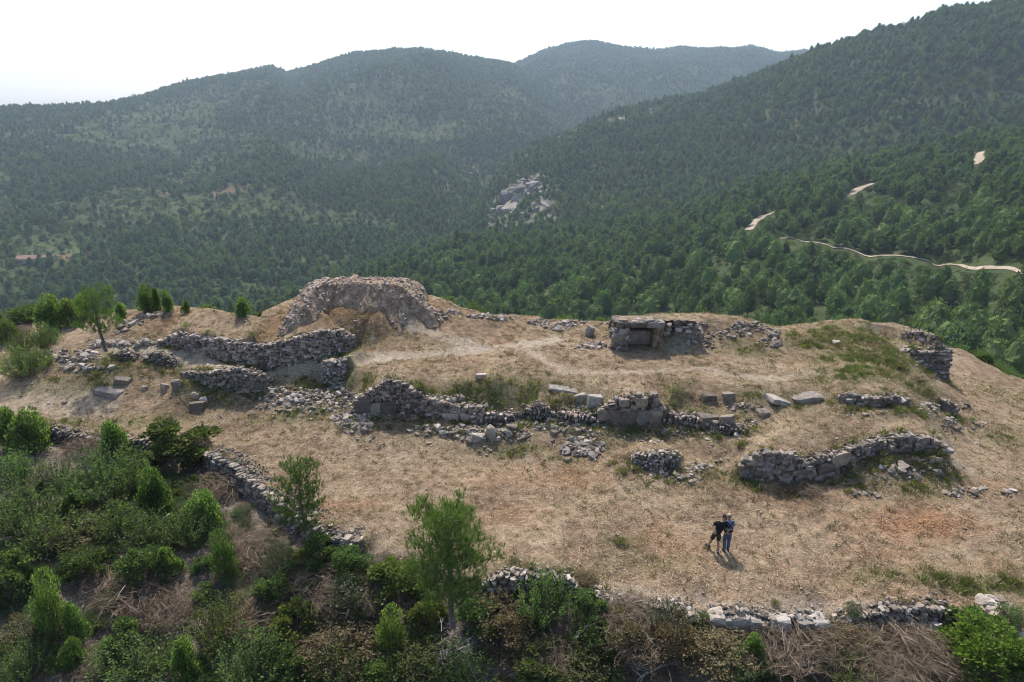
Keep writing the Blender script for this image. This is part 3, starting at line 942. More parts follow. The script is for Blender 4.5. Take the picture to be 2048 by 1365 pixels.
class Bag:
    """Collects pieces that become one mesh; faces of one size at a time."""
    def __init__(self):
        self.V = []; self.F = {}; self.n = 0

    def add(self, V, F, mat=0):
        self.F.setdefault((F.shape[1], mat), []).append(F + self.n)
        self.V.append(V); self.n += len(V)

    def mesh(self, name, mats, smooth=False):
        keys = sorted(self.F)
        fs = [np.concatenate(self.F[k]) for k in keys]
        mi = np.concatenate([np.full(len(f), k[1]) for f, k in zip(fs, keys)])
        return mesh_np(name, np.concatenate(self.V), fs, mats, mi, smooth)


def forest_pine(seed, slim):
    """A young pine of unit height: trunk and a crown of upright needle tufts."""
    rng = np.random.default_rng(seed)
    tr = Bag()
    lean = rng.normal(0, .02, 2)
    zs = np.linspace(-.03, .85, 5)
    V, F = tube([(lean[0] * z, lean[1] * z, z) for z in zs], np.interp(zs, [0, .9], [.018, .004]), 5)
    tr.add(V, F)
    C, U = [], []
    nb = 46
    for k in range(nb):
        h = rng.uniform(.16, .97) ** .85
        prof = slim * (math.sin(min(1, (1.03 - h) / .58) * math.pi / 2) ** .72) * (.45 + .55 * min(1, (h - .08) / .2))
        a = rng.uniform(0, 2 * math.pi)
        rr = prof * rng.uniform(.55, 1.05)
        c = np.array([math.cos(a) * rr + lean[0] * h, math.sin(a) * rr + lean[1] * h, h])
        if k % 4 == 0:
            V, F = tube([(lean[0] * h, lean[1] * h, h - .06), c], [.006, .002], 3)
            tr.add(V, F)
        m = 9
        C.append(c + rng.normal(0, .03, (m, 3)) * [1, 1, .8]); U.append(np.tile([math.cos(a) * .35, math.sin(a) * .35, 1.0], (m, 1)))
    C = np.concatenate(C); U = np.concatenate(U)
    V, F = leaf_quads(C, U, np.full(len(C), .075), .42, rng, 1.2)
    cr = Bag(); cr.add(V, F)
    # dense heart of the crown
    hs = np.array([.13, .22, .38, .55, .70, .83, .93, .97])
    pf = slim * np.sin(np.clip((1.03 - hs) / .58, 0, 1) * math.pi / 2) ** .72 * (.45 + .55 * np.clip((hs - .08) / .2, 0, 1)) * .74
    pf[0] *= .5; pf[-1] = .004
    th = np.arange(9) / 9 * 2 * math.pi
    rad = pf[:, None] * (1 + rng.normal(0, .16, (len(hs), 9)))
    Vc = np.stack([np.cos(th)[None] * rad + lean[0] * hs[:, None], np.sin(th)[None] * rad + lean[1] * hs[:, None], hs[:, None] + rng.normal(0, .015, rad.shape)], -1).reshape(-1, 3)
    Fc = np.array([(i * 9 + k, i * 9 + (k + 1) % 9, (i + 1) * 9 + (k + 1) % 9, (i + 1) * 9 + k) for i in range(len(hs) - 1) for k in range(9)])
    cr.add(Vc, Fc)
    return tr.mesh('pine_trunk', [MAT['bark']]), cr.mesh('pine_crown', [MAT['pine_far']])


PINES = [forest_pine(100 + k, s) for k, s in enumerate((.26, .30, .34, .28, .32))]


def forest_round(seed, mat, flat=.8, n=420, ls=.16):
    """A low rounded bush or holm oak of unit radius."""
    rng = np.random.default_rng(seed)
    lob = [(rng.normal(0, .45, 3) * [1, 1, .5] + [0, 0, .45], rng.uniform(.35, .6)) for _ in range(9)]
    C, U = [], []
    for c, r in lob:
        d = rng.normal(0, 1, (n // 9, 3)); d /= np.linalg.norm(d, axis=1, keepdims=True)
        d[:, 2] = np.abs(d[:, 2]) * 1.2 - .3
        C.append((c + d * r) * [1, 1, flat]); U.append(d + [0, 0, .7])
    C = np.concatenate(C); U = np.concatenate(U)
    C[:, 2] = np.maximum(C[:, 2], 0)
    V, F = leaf_quads(C, U, np.full(len(C), ls), .8, rng)
    b = Bag(); b.add(V, F)
    return b.mesh('shrub_crown', [mat])


# ------------------------------------------------------------------ the forest
def visible_far(X, Y, Ztop):
    """Is the top of something at X, Y above the ground between it and the hilltop?"""
    el = (GZ - CAM_Z) / GR
    run = np.maximum.accumulate(el, axis=1)
    a = np.clip(((np.arctan2(X, Y) - AZ[0]) / (AZ[1] - AZ[0])).round().astype(int), 0, len(AZ) - 1)
    r = np.hypot(X, Y)
    j = np.clip(np.searchsorted(RN, r) - 2, 0, len(RN) - 1)
    return (Ztop - CAM_Z) / r > run[a, j] - .001


def in_frame(X, Y, Z, pad=60):
    dep = Y * CP - (Z - CAM_Z) * SP
    u = 1024 + FPX * X / dep
    v = 682.5 - FPX * (Y * SP + (Z - CAM_Z) * CP) / dep
    return (u > -pad) & (u < 2048 + pad) & (v > -pad) & (v < 1365 + pad)


# dirt tracks on the near hillside: column, row
TRACKS = [line_px([(1496, 462), (1506, 448), (1524, 434), (1548, 426)], 5, 62), line_px([(1690, 396), (1706, 386), (1722, 376), (1745, 368)], 5, 62), line_px([(1952, 330), (1958, 318), (1966, 304)], 5, 62),
          line_px([(1560, 478), (1680, 497), (1800, 513), (1920, 531), (2046, 550)], 1, 62)]
_q = TRACKS[3][:, :2]
_t = np.linspace(0, len(_q) - 1, 50)
_xy = np.stack([np.interp(_t, np.arange(len(_q)), _q[:, i]) for i in (0, 1)], -1)
TRACKS[3] = np.column_stack([_xy, zg(_xy[:, 0], _xy[:, 1])])
TRACK_W = [2.0, 2.0, 2.4, .5]


def scatter(density, r0, r1, seed, hmin, hmax):
    """density: per square metre, function of (x, y, r). Returns x, y, z, height."""
    rng = np.random.default_rng(seed)
    amax = R(47)
    area = amax * (r1 * r1 - r0 * r0)
    n = int(area * density[0])
    a = rng.uniform(-amax, amax, n)
    r = np.sqrt(rng.uniform(r0 * r0, r1 * r1, n))
    X, Y = r * np.sin(a), r * np.cos(a)
    keep = rng.uniform(0, 1, n) < density[1](X, Y, a, r)
    X, Y = X[keep], Y[keep]
    Z = zg(X, Y)
    h = rng.uniform(hmin, hmax, len(X)) * rng.uniform(.75, 1.1, len(X))
    ok = visible_far(X, Y, Z + h) & in_frame(X, Y, Z)
    d, _, _, _, _ = poly_dist(EDGE, X, Y)
    ok &= d > 6
    for L, wd in zip(TRACKS, TRACK_W):
        dl = dist_line(L, X, Y)
        near_cam = np.hypot(X, Y) < np.hypot(L[:, 0], L[:, 1]).mean()
        ok &= ~(dl < wd + .6)
        # nothing tall stands between the hilltop and the open bends
        ra = np.hypot(X, Y); aa = np.arctan2(X, Y); ee = (Z + h - CAM_Z) / ra
        for q in L[::1 if wd > 1 else 2]:
            rq = math.hypot(q[0], q[1])
            ok &= ~((np.abs(aa - math.atan2(q[0], q[1])) * rq < (wd * .9 if wd > 1 else 1.9)) & (ra < rq) & (ee > (q[2] + .2 - CAM_Z) / rq))
    return X[ok], Y[ok], Z[ok], h[ok]


def dens(X, Y, a, r, base, lo, sc, seed):
    m = far_masks(X, Y, zg(X, Y))
    n = fbm(X * sc, Y * sc, seed, 4)
    left = sstep(.02, -.25, a) * sstep(420, 520, r)
    thr = np.clip(base + n * 1.5 - left * .12, lo, 1)
    return thr * (1 - np.clip(m[0] * 1.3, 0, 1)) * (1 - np.clip(m[1] * .65, 0, .8)) * (1 - np.clip(m[2] * 1.5, 0, 1))


tx = [scatter((1 / 16., lambda X, Y, a, r: dens(X, Y, a, r, .85, .2, .025, 61) * sstep(60, 78, r)), 62, 470, 1, 5.5, 9.5),
      scatter((1 / 17., lambda X, Y, a, r: dens(X, Y, a, r, .82, .10, .012, 62)), 470, 980, 2, 4.5, 8),
      scatter((1 / 34., lambda X, Y, a, r: dens(X, Y, a, r, .82, .14, .008, 63)), 980, 2450, 3, 5, 8.5)]
TX, TY, TZ, TH = [np.concatenate([t[i] for t in tx]) for i in range(4)]
# the flank just below the hilltop carries bushes and young trees only
fl = np.hypot(TX, TY)
TH = np.where(fl < 130, TH * np.interp(fl, [60, 130], [.4, .85]), TH)
TH = TH * np.interp(fbm(TX * .03, TY * .03, 77), [-.6, .6], [.78, 1.15])
sz = TH / np.hypot(TX, TY)
# trees whose crown the frame shows whole come first, largest first
order = np.argsort(-(sz * in_frame(TX, TY, TZ, -6) * visible_far(TX, TY, TZ + TH * .45)))
N_IND = 300
ind, rest = order[:N_IND], order[N_IND:]
rng = np.random.default_rng(5)
for q, k in enumerate(ind):
    t = thing('pine_tree', 'Aleppo pine in the dense wood just below and behind the ruins', 'tree', (TX[k], TY[k], TZ[k] - .1), rng.uniform(0, 6.28), 'pines of the wood behind the ruins')
    tm, cm = PINES[q % len(PINES)]
    s = float(TH[k]); wsc = s * rng.uniform(.9, 1.2)
    t.scale = (wsc, wsc, s)
    obj('trunk', tm, t)
    obj('crown', cm, t)


def gn_scatter(name, X, Y, Z, S, var, meshes, seed, **props):
    rng = np.random.default_rng(seed)
    col = bpy.data.collections.new(name + '_kinds')
    for k, mm in enumerate(meshes):
        o = bpy.data.objects.new('%s_kind_%02d' % (name, k), mm)
        col.objects.link(o)
    me = bpy.data.meshes.new(name)
    n = len(X)
    me.vertices.add(n)
    me.vertices.foreach_set('co', np.stack([X, Y, Z], -1).astype(np.float32).ravel())
    set_attr(me, 'turn', np.stack([rng.normal(0, .05, n), rng.normal(0, .05, n), rng.uniform(0, 6.28, n)], -1), 'FLOAT_VECTOR')
    set_attr(me, 'size', S, 'FLOAT_VECTOR')
    set_attr(me, 'kind_index', var, 'INT')
    o = obj(name, me, **props)
    ng = bpy.data.node_groups.new(name, 'GeometryNodeTree')
    ng.interface.new_socket('Geometry', in_out='INPUT', socket_type='NodeSocketGeometry')
    ng.interface.new_socket('Geometry', in_out='OUTPUT', socket_type='NodeSocketGeometry')
    gi = ng.nodes.new('NodeGroupInput'); go = ng.nodes.new('NodeGroupOutput')
    mp = ng.nodes.new('GeometryNodeMeshToPoints')
    ip = ng.nodes.new('GeometryNodeInstanceOnPoints')
    ci = ng.nodes.new('GeometryNodeCollectionInfo')
    ci.inputs['Collection'].default_value = col
    ci.inputs['Separate Children'].default_value = True
    ci.inputs['Reset Children'].default_value = True

    def named(nm, dt):
        q = ng.nodes.new('GeometryNodeInputNamedAttribute')
        q.data_type = dt
        q.inputs['Name'].default_value = nm
        return q.outputs['Attribute']
    ng.links.new(gi.outputs[0], mp.inputs['Mesh'])
    ng.links.new(mp.outputs[0], ip.inputs['Points'])
    ng.links.new(ci.outputs[0], ip.inputs['Instance'])
    ip.inputs['Pick Instance'].default_value = True
    ng.links.new(named('kind_index', 'INT'), ip.inputs['Instance Index'])
    ng.links.new(named('turn', 'FLOAT_VECTOR'), ip.inputs['Rotation'])
    ng.links.new(named('size', 'FLOAT_VECTOR'), ip.inputs['Scale'])
    ng.links.new(ip.outputs[0], go.inputs[0])
    md = o.modifiers.new('scatter', 'NODES')
    md.node_group = ng
    return o


PINE_BOTH = []
for tm, cm in PINES:
    b = Bag()
    for m_, k_ in ((tm, 0), (cm, 1)):
        v = np.empty(len(m_.vertices) * 3, np.float32); m_.vertices.foreach_get('co', v)
        f = np.empty(len(m_.loops), np.int32); m_.loops.foreach_get('vertex_index', f)
        b.add(v.reshape(-1, 3), f.reshape(-1, 4), k_)
    PINE_BOTH.append(b.mesh('pine', [MAT['bark'], MAT['pine_far']]))
k = rest
w_ = TH[k] * rng.uniform(.9, 1.25, len(k))
oak_ = fbm(TX[k] * .02, TY[k] * .02, 313) + rng.normal(0, .25, len(k)) > .38
kd_ = np.where(oak_, 5 + rng.integers(0, 2, len(k)), rng.integers(0, len(PINE_BOTH), len(k)))
th_ = TH[k] * np.where(oak_, .55, rng.lognormal(-.1, .15, len(k)))
w_ = np.where(oak_, th_ * .62, w_)
PINE_BOTH += [forest_round(204, MAT['pine_far'], 1.15, 520, .2), forest_round(205, MAT['shrub_far'], 1.0, 520, .2)]
gn_scatter('pine_forest', TX[k], TY[k], TZ[k] - .1, np.stack([w_, w_, th_], -1), kd_, PINE_BOTH, 11, kind='stuff', label='dense green pine forest covering the valley and the far hills', category='forest')

# undergrowth and holm oaks between the pines
ux = [scatter((1 / 8., lambda X, Y, a, r: .75 * (1 - far_masks(X, Y, zg(X, Y))[0]) * sstep(45, 60, r)), 46, 300, 21, 1.0, 2.2),
      scatter((1 / 10., lambda X, Y, a, r: .8 * (1 - .85 * far_masks(X, Y, zg(X, Y))[0])), 300, 1000, 22, 1.2, 2.8),
      scatter((1 / 50., lambda X, Y, a, r: .9 * (1 - .7 * far_masks(X, Y, zg(X, Y))[0])), 1000, 2450, 23, 2.0, 4.0)]
UX, UY, UZ, UH = [np.concatenate([t[i] for t in ux]) for i in range(4)]
fz_ = UZ / 4.0 - np.floor(UZ / 4.0)
ua_ = np.arctan2(UX, UY); ur_ = np.hypot(UX, UY)
row_ = (ua_ < -.04) & (ur_ > 430) & (ur_ < 1250) & ~((fz_ > .5) & (fz_ < .98))      # bushes line the old terrace banks
keep_ = ~row_ | (np.random.default_rng(8).random(len(UX)) < .55)
UX, UY, UZ, UH = UX[keep_], UY[keep_], UZ[keep_], UH[keep_]
SHRUBS = [forest_round(200, MAT['shrub_far']), forest_round(201, MAT['shrub_far'], .95), forest_round(202, MAT['pine_far'], 1.1), forest_round(203, MAT['greygreen'], .7)]
gn_scatter('maquis', UX, UY, UZ - .2, np.stack([UH * .8, UH * .8, UH * .75], -1), np.random.default_rng(9).choice(4, len(UX), p=[.42, .3, .18, .10]), SHRUBS, 12, kind='stuff', label='dark green maquis bushes growing between the pines', category='shrubs')
print('forest', len(TX), 'maquis', len(UX))

# tracks: strips laid on the hillside
mtrack = rough_mat('pale gravel track', [(0, (.30, .24, .175)), (1, (.42, .345, .26))], .3, .2, 2.0, rand=False)
for L, wd in zip(TRACKS, TRACK_W):
    t = np.gradient(L[:, :2], axis=0); t /= np.linalg.norm(t, axis=1, keepdims=True)
    nrm = np.stack([-t[:, 1], t[:, 0]], -1)
    V = []
    for o_ in (-1, -.4, .4, 1):
        xy = L[:, :2] + nrm * wd * o_
        V.append(np.column_stack([xy, zg(xy[:, 0], xy[:, 1]) + .22 + (.1 if abs(o_) < .5 else 0)]))
    V = np.stack(V, 1)
    F = grid_faces(len(L), 4)
    obj('dirt_track', mesh_np('dirt_track', V.reshape(-1, 3), F, [mtrack]), kind='structure')

# ------------------------------------------------------------------ stones
def hull_mesh(name, pts, mat):
    bm = bmesh.new()
    vs = [bm.verts.new(p) for p in pts]
    r = bmesh.ops.convex_hull(bm, input=vs)
    junk = [e for e in r['geom_interior'] + r['geom_unused'] if isinstance(e, bmesh.types.BMVert)]
    bmesh.ops.delete(bm, geom=list(set(junk)), context='VERTS')
    bmesh.ops.recalc_face_normals(bm, faces=bm.faces[:])
    me = bpy.data.meshes.new(name)
    bm.to_mesh(me); bm.free()
    me.materials.append(MAT[mat])
    return me


def stone_pts(rng, kind):
    """Points of a stone that fills the unit box about its centre."""
    if kind == 'block':
        p = []
        for x in (-1, 1):
            for y in (-1, 1):
                for z in (-1, 1):
                    c = np.array([x, y, z]) * .5
                    for ax in range(3):
                        q = c.copy()
                        q[ax] *= 1 - rng.uniform(.15, .62)
                        q += rng.normal(0, .075, 3)
                        p.append(q)
        return np.array(p)
    d = rng.normal(0, 1, (17, 3)); d /= np.linalg.norm(d, axis=1, keepdims=True)
    s = np.sign(d) * np.abs(d) ** .62
    p = s * rng.uniform(.42, .56, (17, 1)) 
    return p * .95


STONE = {}
for mt in ('stone', 'stone_warm', 'stone_pale', 'stone_dark'):
    rr = np.random.default_rng(300)
    STONE[mt, 'block'] = [hull_mesh('stone', stone_pts(rr, 'block'), mt) for _ in range(9)]
    STONE[mt, 'rubble'] = [hull_mesh('stone', stone_pts(rr, 'rubble'), mt) for _ in range(11)]


def mesh_arrays(me):
    v = np.empty(len(me.vertices) * 3, np.float32); me.vertices.foreach_get('co', v)
    me.calc_loop_triangles()
    f = np.empty(len(me.loop_triangles) * 3, np.int32); me.loop_triangles.foreach_get('vertices', f)
    return v.reshape(-1, 3), f.reshape(-1, 3)


_arr = {}


def put_stones(parent, base, items, limit=300):
    """items: (mesh, world position, rotation, scale). The largest are parts, any further ones one joined part."""
    if len(items) > limit:
        vis = [-(np.prod(it[3]) ** (1 / 3)) / depth_of(it[1]) for it in items]
        o_ = np.argsort(vis)
        items = [items[i] for i in o_]
    for (me, p, rot, sc) in items[:limit]:
        o = obj('stone', me, parent, [float(p[0] - base[0]), float(p[1] - base[1]), float(p[2] - base[2])], [float(a) for a in rot], [float(a) for a in sc])
    rest_ = items[limit:]
    if rest_:
        b = Bag()
        for (me, p, rot, sc) in rest_:
            if me.name not in _arr:
                _arr[me.name] = mesh_arrays(me)
            v, f = _arr[me.name]
            M = np.array(Euler(rot).to_matrix())
            b.add((v * np.array(sc)) @ M.T + (np.asarray(p) - base), f)
        o = obj('rubble_fill', b.mesh('rubble_fill', [rest_[0][0].materials[0]]), parent, kind='stuff')


def wall_at(w, s):
    x = np.interp(s, w['s'], w['xy'][:, 0]); y = np.interp(s, w['s'], w['xy'][:, 1])
    i = int(np.clip(np.searchsorted(w['s'], s, side='right') - 1, 0, len(w['xy']) - 2))
    t = w['xy'][i + 1] - w['xy'][i]; t = t / np.hypot(*t)
    # smooth the turn a little
    if 0 < i and s - w['s'][i] < .25:
        t0 = w['xy'][i] - w['xy'][i - 1]; t0 = t0 / np.hypot(*t0)
        t = t + t0; t /= np.hypot(*t)
    nb = np.array([-t[1], t[0]])
    return np.array([x, y]), t, nb, float(np.interp(s, w['s'], w['zb'])), float(np.interp(s, w['s'], w['zt']))


def build_wall(key, name, label, sw=.30, sh=.20, mats=(('stone', 1.0),), thick=.55, top=2, kind='block', seed=1, big=(), depth=.30, batter=.10, rough=.05, cat='wall', course=1.0, group=None, sink=.12, skip=None):
    w = WALLS[key]
    rng = np.random.default_rng(seed)
    mid = wall_at(w, w['len'] / 2)
    base = np.array([mid[0][0], mid[0][1], mid[3]])
    sw, sh = sw * .64, sh * .72
    root = thing(name, label, cat, base, 0, group)
    # earth and rubble behind the facing
    n = max(4, int(w['len'] / .35))
    V = []
    for s in np.linspace(0, w['len'], n):
        p, t, nb, zb, zt = wall_at(w, s)
        lo, hi = zb - .35, max(zt - sh * .55, zb - .3)
        for (o_, z) in ((.09, lo), (.09 + batter * (hi - lo), hi), (thick, hi - .02), (thick, lo)):
            V.append([p[0] + nb[0] * o_ - base[0], p[1] + nb[1] * o_ - base[1], z - base[2]])
    F = []
    for i in range(n - 1):
        for k in range(4):
            F.append((4 * i + k, 4 * i + (k + 1) % 4, 4 * i + 4 + (k + 1) % 4, 4 * i + 4 + k))
    F += [(0, 3, 2, 1), (4 * n - 4, 4 * n - 3, 4 * n - 2, 4 * n - 1)]
    obj('core', mesh_np('core', np.array(V), np.array(F), [MAT['core']]), root)
    items = []
    mnames = [m for m, _ in mats]; mp = np.array([q for _, q in mats]); mp = mp / mp.sum()

    def stone(knd):
        return STONE[mnames[rng.choice(len(mnames), p=mp)], knd][rng.integers(0, 9)]
    bigs = []
    for (s0, z0, bw, bh, bd, bm) in big:
        p, t, nb, zb, zt = wall_at(w, s0)
        c = np.array([p[0] + nb[0] * (bd * .5 - .08), p[1] + nb[1] * (bd * .5 - .08), zb + z0])
        items.append((STONE[bm, 'block'][rng.integers(0, 9)], c, (rng.normal(0, .03), rng.normal(0, .04), math.atan2(t[1], t[0]) + rng.normal(0, .05)), (bw, bd, bh)))
        bigs.append((s0, zb + z0, bw * .5, bh * .5))
    z = w['zb'].min() - sink
    row = 0
    while z < w['zt'].max() + .05:
        hc = sh * rng.uniform(.8, 1.25)
        s = -rng.uniform(0, sw)
        while s < w['len']:
            ww = sw * rng.lognormal(-.08, .42)
            sc_ = np.clip(s + ww / 2, 0.02, w['len'] - .02)
            p, t, nb, zb, zt = wall_at(w, sc_)
            wav = .35 * sh * math.sin(sc_ * 1.9 + row * .2) * (1 if kind == 'rubble' or course > .5 else .2)
            zc = z + hc / 2 + wav + rng.normal(0, .02)
            s += ww
            if skip and skip(sc_, zc - zb):
                continue
            if zc < zb - sink or zc > zt - hc * .2:
                continue
            if any(abs(sc_ - b0) < bw + ww * .3 and abs(zc - b1) < bh + hc * .25 for (b0, b1, bw, bh) in bigs):
                continue
            off = depth * .42 + batter * (zc - zb) + rng.normal(0, rough) - .05
            c = np.array([p[0] + nb[0] * off, p[1] + nb[1] * off, zc])
            hh = hc * rng.uniform(.88, 1.15)
            items.append((stone(kind if rng.random() < .75 else 'rubble'), c, (rng.normal(0, .10), rng.normal(0, .14), math.atan2(t[1], t[0]) + rng.normal(0, .12)), (ww * 1.06, depth * rng.uniform(.85, 1.2), hh * 1.04)))
        z += hc * .98
        row += 1
    # loose stones along the crest
    for k in range(top):
        s = rng.uniform(0, sw)
        while s < w['len']:
            ww = sw * rng.lognormal(-.38, .4)
            p, t, nb, zb, zt = wall_at(w, min(s, w['len']))
            off = (k + .35) / top * thick + rng.normal(0, .06) + batter * (zt - zb) * .5
            hh = sh * rng.uniform(.5, 1.05)
            if zt - zb > .12:
                c = np.array([p[0] + nb[0] * off, p[1] + nb[1] * off, zt - sh * .45 + hh * .12 + rng.normal(0, .035)])
                items.append((stone('rubble'), c, (rng.normal(0, .3), rng.normal(0, .3), rng.uniform(0, 6.28)), (ww, ww * rng.uniform(.6, 1), hh)))
            s += ww * rng.uniform(.75, 1.15)
    put_stones(root, base, items)
    return root


G = (('stone', .62), ('stone_warm', .25), ('stone_dark', .13))
GD = (('stone', .5), ('stone_dark', .5))
GP = (('stone', .5), ('stone_pale', .5))
build_wall('long', 'stone_wall', 'long curved dry stone retaining wall with dipping crest below the ruined tower', .30, .20, G, .5, 2, seed=1)
build_wall('path', 'stone_wall', 'short dark dry stone wall holding the footpath left of the masonry pillar', .26, .18, GD, .5, 2, seed=2)
build_wall('stub_a', 'stone_wall', 'low heaped dry stone wall end just right of the leaning pine', .24, .17, GD, .6, 3, 'rubble', 3)
build_wall('stub_b', 'stone_wall', 'small humped dry stone wall end touching the leaning pine', .22, .16, GD, .6, 3, 'rubble', 4)
build_wall('pillar', 'masonry_pillar', 'upright stub of masonry with pinkish foot in the grassy bank', .22, .16, (('stone_dark', .6), ('stone_warm', .4)), .7, 3, seed=5, cat='pillar')
build_wall('gable', 'stone_wall', 'gable shaped rubble wall with three big smooth blocks at its foot', .24, .18, (('stone', .7), ('stone_dark', .2), ('stone_warm', .1)), .6, 2, seed=6,
           big=[(.48, .42, .86, .60, .4, 'stone_dark'), (1.12, .36, .5, .46, .35, 'stone_dark'), (1.75, .40, .74, .56, .4, 'stone_dark'), (4.9, .12, .8, .34, .3, 'stone_warm'), (5.7, .16, .6, .40, .3, 'stone_warm'), (.9, .0, 1.5, .16, .34, 'stone_warm')])
build_wall('patch', 'stone_wall', 'small patch of tumbled wall in the weedy bank between gable and squared blocks', .28, .20, (('stone', .8), ('stone_pale', .2)), .4, 2, 'rubble', 7)
build_wall('ashlar', 'stone_wall', 'wall of large squared grey blocks topped by smaller stones in the bank', .34, .24, (('stone', .7), ('stone_dark', .3)), .5, 2, seed=8,
           big=[(.25, .45, .5, .5, .4, 'stone'), (.78, .42, .62, .62, .42, 'stone'), (1.45, .40, .70, .66, .45, 'stone'), (2.12, .44, .60, .62, .45, 'stone_dark'), (2.72, .42, .56, .60, .45, 'stone'), (1.2, 1.15, .42, .36, .3, 'stone'), (2.0, 1.2, .5, .40, .3, 'stone')])
build_wall('step', 'stone_wall', 'low line of rubble wall below the green patch of the upper terrace', .28, .20, GD, .4, 2, seed=9)
build_wall('lower', 'stone_wall', 'wavy dark dry stone wall at lower right, highest at its left end', .30, .22, (('stone', .6), ('stone_dark', .4)), .5, 2, seed=10,
           big=[(4.3, .55, .9, .5, .4, 'stone'), (3.6, .5, .7, .42, .35, 'stone')], skip=lambda s, h: False)
build_wall('knee', 'stone_wall', 'knee high pale rubble wall left of the wavy dark wall', .26, .19, GP, .45, 2, 'rubble', 11)
build_wall('boundary', 'stone_wall', 'broad slanting dry stone boundary wall with pale rubble top above the scrub', .24, .16, (('stone', .7), ('stone_dark', .2), ('stone_pale', .1)), 1.0, 6, seed=12)
build_wall('edge_a', 'stone_wall', 'low tumbled terrace wall right of the tall foreground pine', .30, .22, GP, .9, 3, 'rubble', 13)
build_wall('edge_b', 'stone_wall', 'slumped pale stone wall end in the brush below the walkers', .26, .2, GP, .7, 3, 'rubble', 14)
build_wall('edge_c', 'stone_wall', 'row of big grey boulders edging the field at lower right', .30, .24, GP, .6, 2, 'rubble', 15,
           big=[(.25, .3, .5, .5, .5, 'stone'), (.62, .25, .4, .42, .45, 'stone_pale'), (1.02, .35, .42, .5, .5, 'stone'), (1.4, .35, .38, .42, .45, 'stone_pale'), (1.55, .2, .6, .4, .45, 'stone'), (2.25, .3, .62, .42, .5, 'stone_pale'), (3.1, .25, .6, .5, .5, 'stone_dark'), (3.5, .3, .5, .4, .5, 'stone_pale')])
build_wall('edge_d', 'stone_wall', 'low grey rubble wall above the brush pile at lower right', .28, .2, (('stone', .7), ('stone_pale', .3)), .7, 3, 'rubble', 16)
build_wall('edge_e', 'stone_wall', 'sunken line of stones along the terrace edge right of the rusty fern', .28, .2, GP, .6, 3, 'rubble', 20)
build_wall('edge_f', 'stone_wall', 'low sunken stones joining the boulder row to the low rubble wall', .28, .2, GP, .6, 3, 'rubble', 21)
build_wall('edge_g', 'stone_wall', 'few stones joining the slumped wall end to the boulder row', .28, .2, GP, .6, 3, 'rubble', 22)
build_wall('edge_h', 'stone_wall', 'few stones joining the low rubble wall to the boulder mound at right', .28, .2, GP, .6, 3, 'rubble', 23)
WR = (('stone', .5), ('stone_warm', .4), ('stone_dark', .1))
build_wall('bank_a', 'stone_wall', 'eroded wall foot in the weedy bank right of the gable wall', .30, .22, WR, .5, 2, 'rubble', 24, skip=lambda s, h: (s * 7.3) % 1 < .35)
build_wall('bank_b', 'stone_wall', 'eroded wall foot in the bank left of the squared block wall', .30, .22, WR, .5, 2, 'rubble', 25, skip=lambda s, h: (s * 5.7) % 1 < .35)
build_wall('bank_c', 'stone_wall', 'eroded wall foot in the bank right of the squared block wall', .30, .22, WR, .5, 2, 'rubble', 26, skip=lambda s, h: (s * 6.1) % 1 < .35)
build_wall('low_left', 'stone_wall', 'low overgrown stone wall behind the bright junipers at the left edge', .34, .22, (('stone', .7), ('stone_pale', .3)), .6, 2, 'rubble', 17)
build_wall('bastion', 'ruined_bastion', 'tall block of coursed masonry at the right corner of the upper terrace', .26, .15, (('stone_dark', .45), ('stone', .3), ('stone_warm', .25)), .8, 4, seed=18, cat='ruin', course=.2, rough=.02)
build_wall('remnant', 'stone_wall', 'leaning wall fragment on the steep slope below the corner bastion', .26, .18, GD, .5, 2, seed=19)


# ------------------------------------------------------------------ heaps of rubble and single boulders
def heap(label, spots, n, size, mats, seed, bumps=.12, name='rubble_heap', group=None):
    """spots: (column, row, half width, half height) areas of the photograph covered by the heap."""
    rng = np.random.default_rng(seed)
    c0 = hit(spots[0][0], spots[0][1])
    root = thing(name, label, 'rubble', c0, 0, group)
    tot = sum(a[2] * a[3] for a in spots)
    items = []
    mn = [m for m, _ in mats]; mp = np.array([q for _, q in mats]); mp = mp / mp.sum()
    for (u, v, ru, rv) in spots:
        for _ in range(max(3, int(n * 1.5 * ru * rv / tot))):
            r = math.sqrt(rng.random()); a = rng.uniform(0, 6.28)
            p = hit(u + ru * r * math.cos(a), v + rv * r * math.sin(a))
            s = size * min(rng.lognormal(-.40, .55), 1.9)
            h = s * rng.uniform(.5, .85)
            p[2] += h * .02 + bumps * (1 - r) * rng.random()
            items.append((STONE[mn[rng.choice(len(mn), p=mp)], 'rubble'][rng.integers(0, 11)], p, (rng.normal(0, .35), rng.normal(0, .35), rng.uniform(0, 6.28)), (s, s * rng.uniform(.65, 1), h)))
    put_stones(root, c0, items)


heap('long spill of pale rubble running down between path wall and gable wall', [(560, 790, 60, 16), (620, 795, 40, 14), (690, 800, 36, 18), (665, 785, 30, 12)], 260, .22, GP, 31)
heap('fan of loose stones at the foot of the gable wall', [(715, 835, 30, 14), (710, 855, 32, 12), (690, 838, 30, 14)], 150, .24, (('stone', .5), ('stone_pale', .3), ('stone_warm', .2)), 32)
heap('broken blocks and rubble below the pinkish wall foot', [(880, 862, 60, 12), (960, 868, 60, 16), (1020, 870, 40, 14)], 190, .24, (('stone', .6), ('stone_pale', .25), ('stone_warm', .15)), 33)
heap('round heap of grey stones on the slope left of the knee high wall', [(1165, 893, 50, 16), (1150, 900, 36, 12), (1190, 905, 24, 10)], 120, .27, (('stone', .7), ('stone_dark', .3)), 34)
heap('stony crest left of the standing rock on the skyline', [(1150, 645, 30, 8), (1120, 652, 40, 10), (1080, 645, 20, 6)], 120, .26, GP, 35)
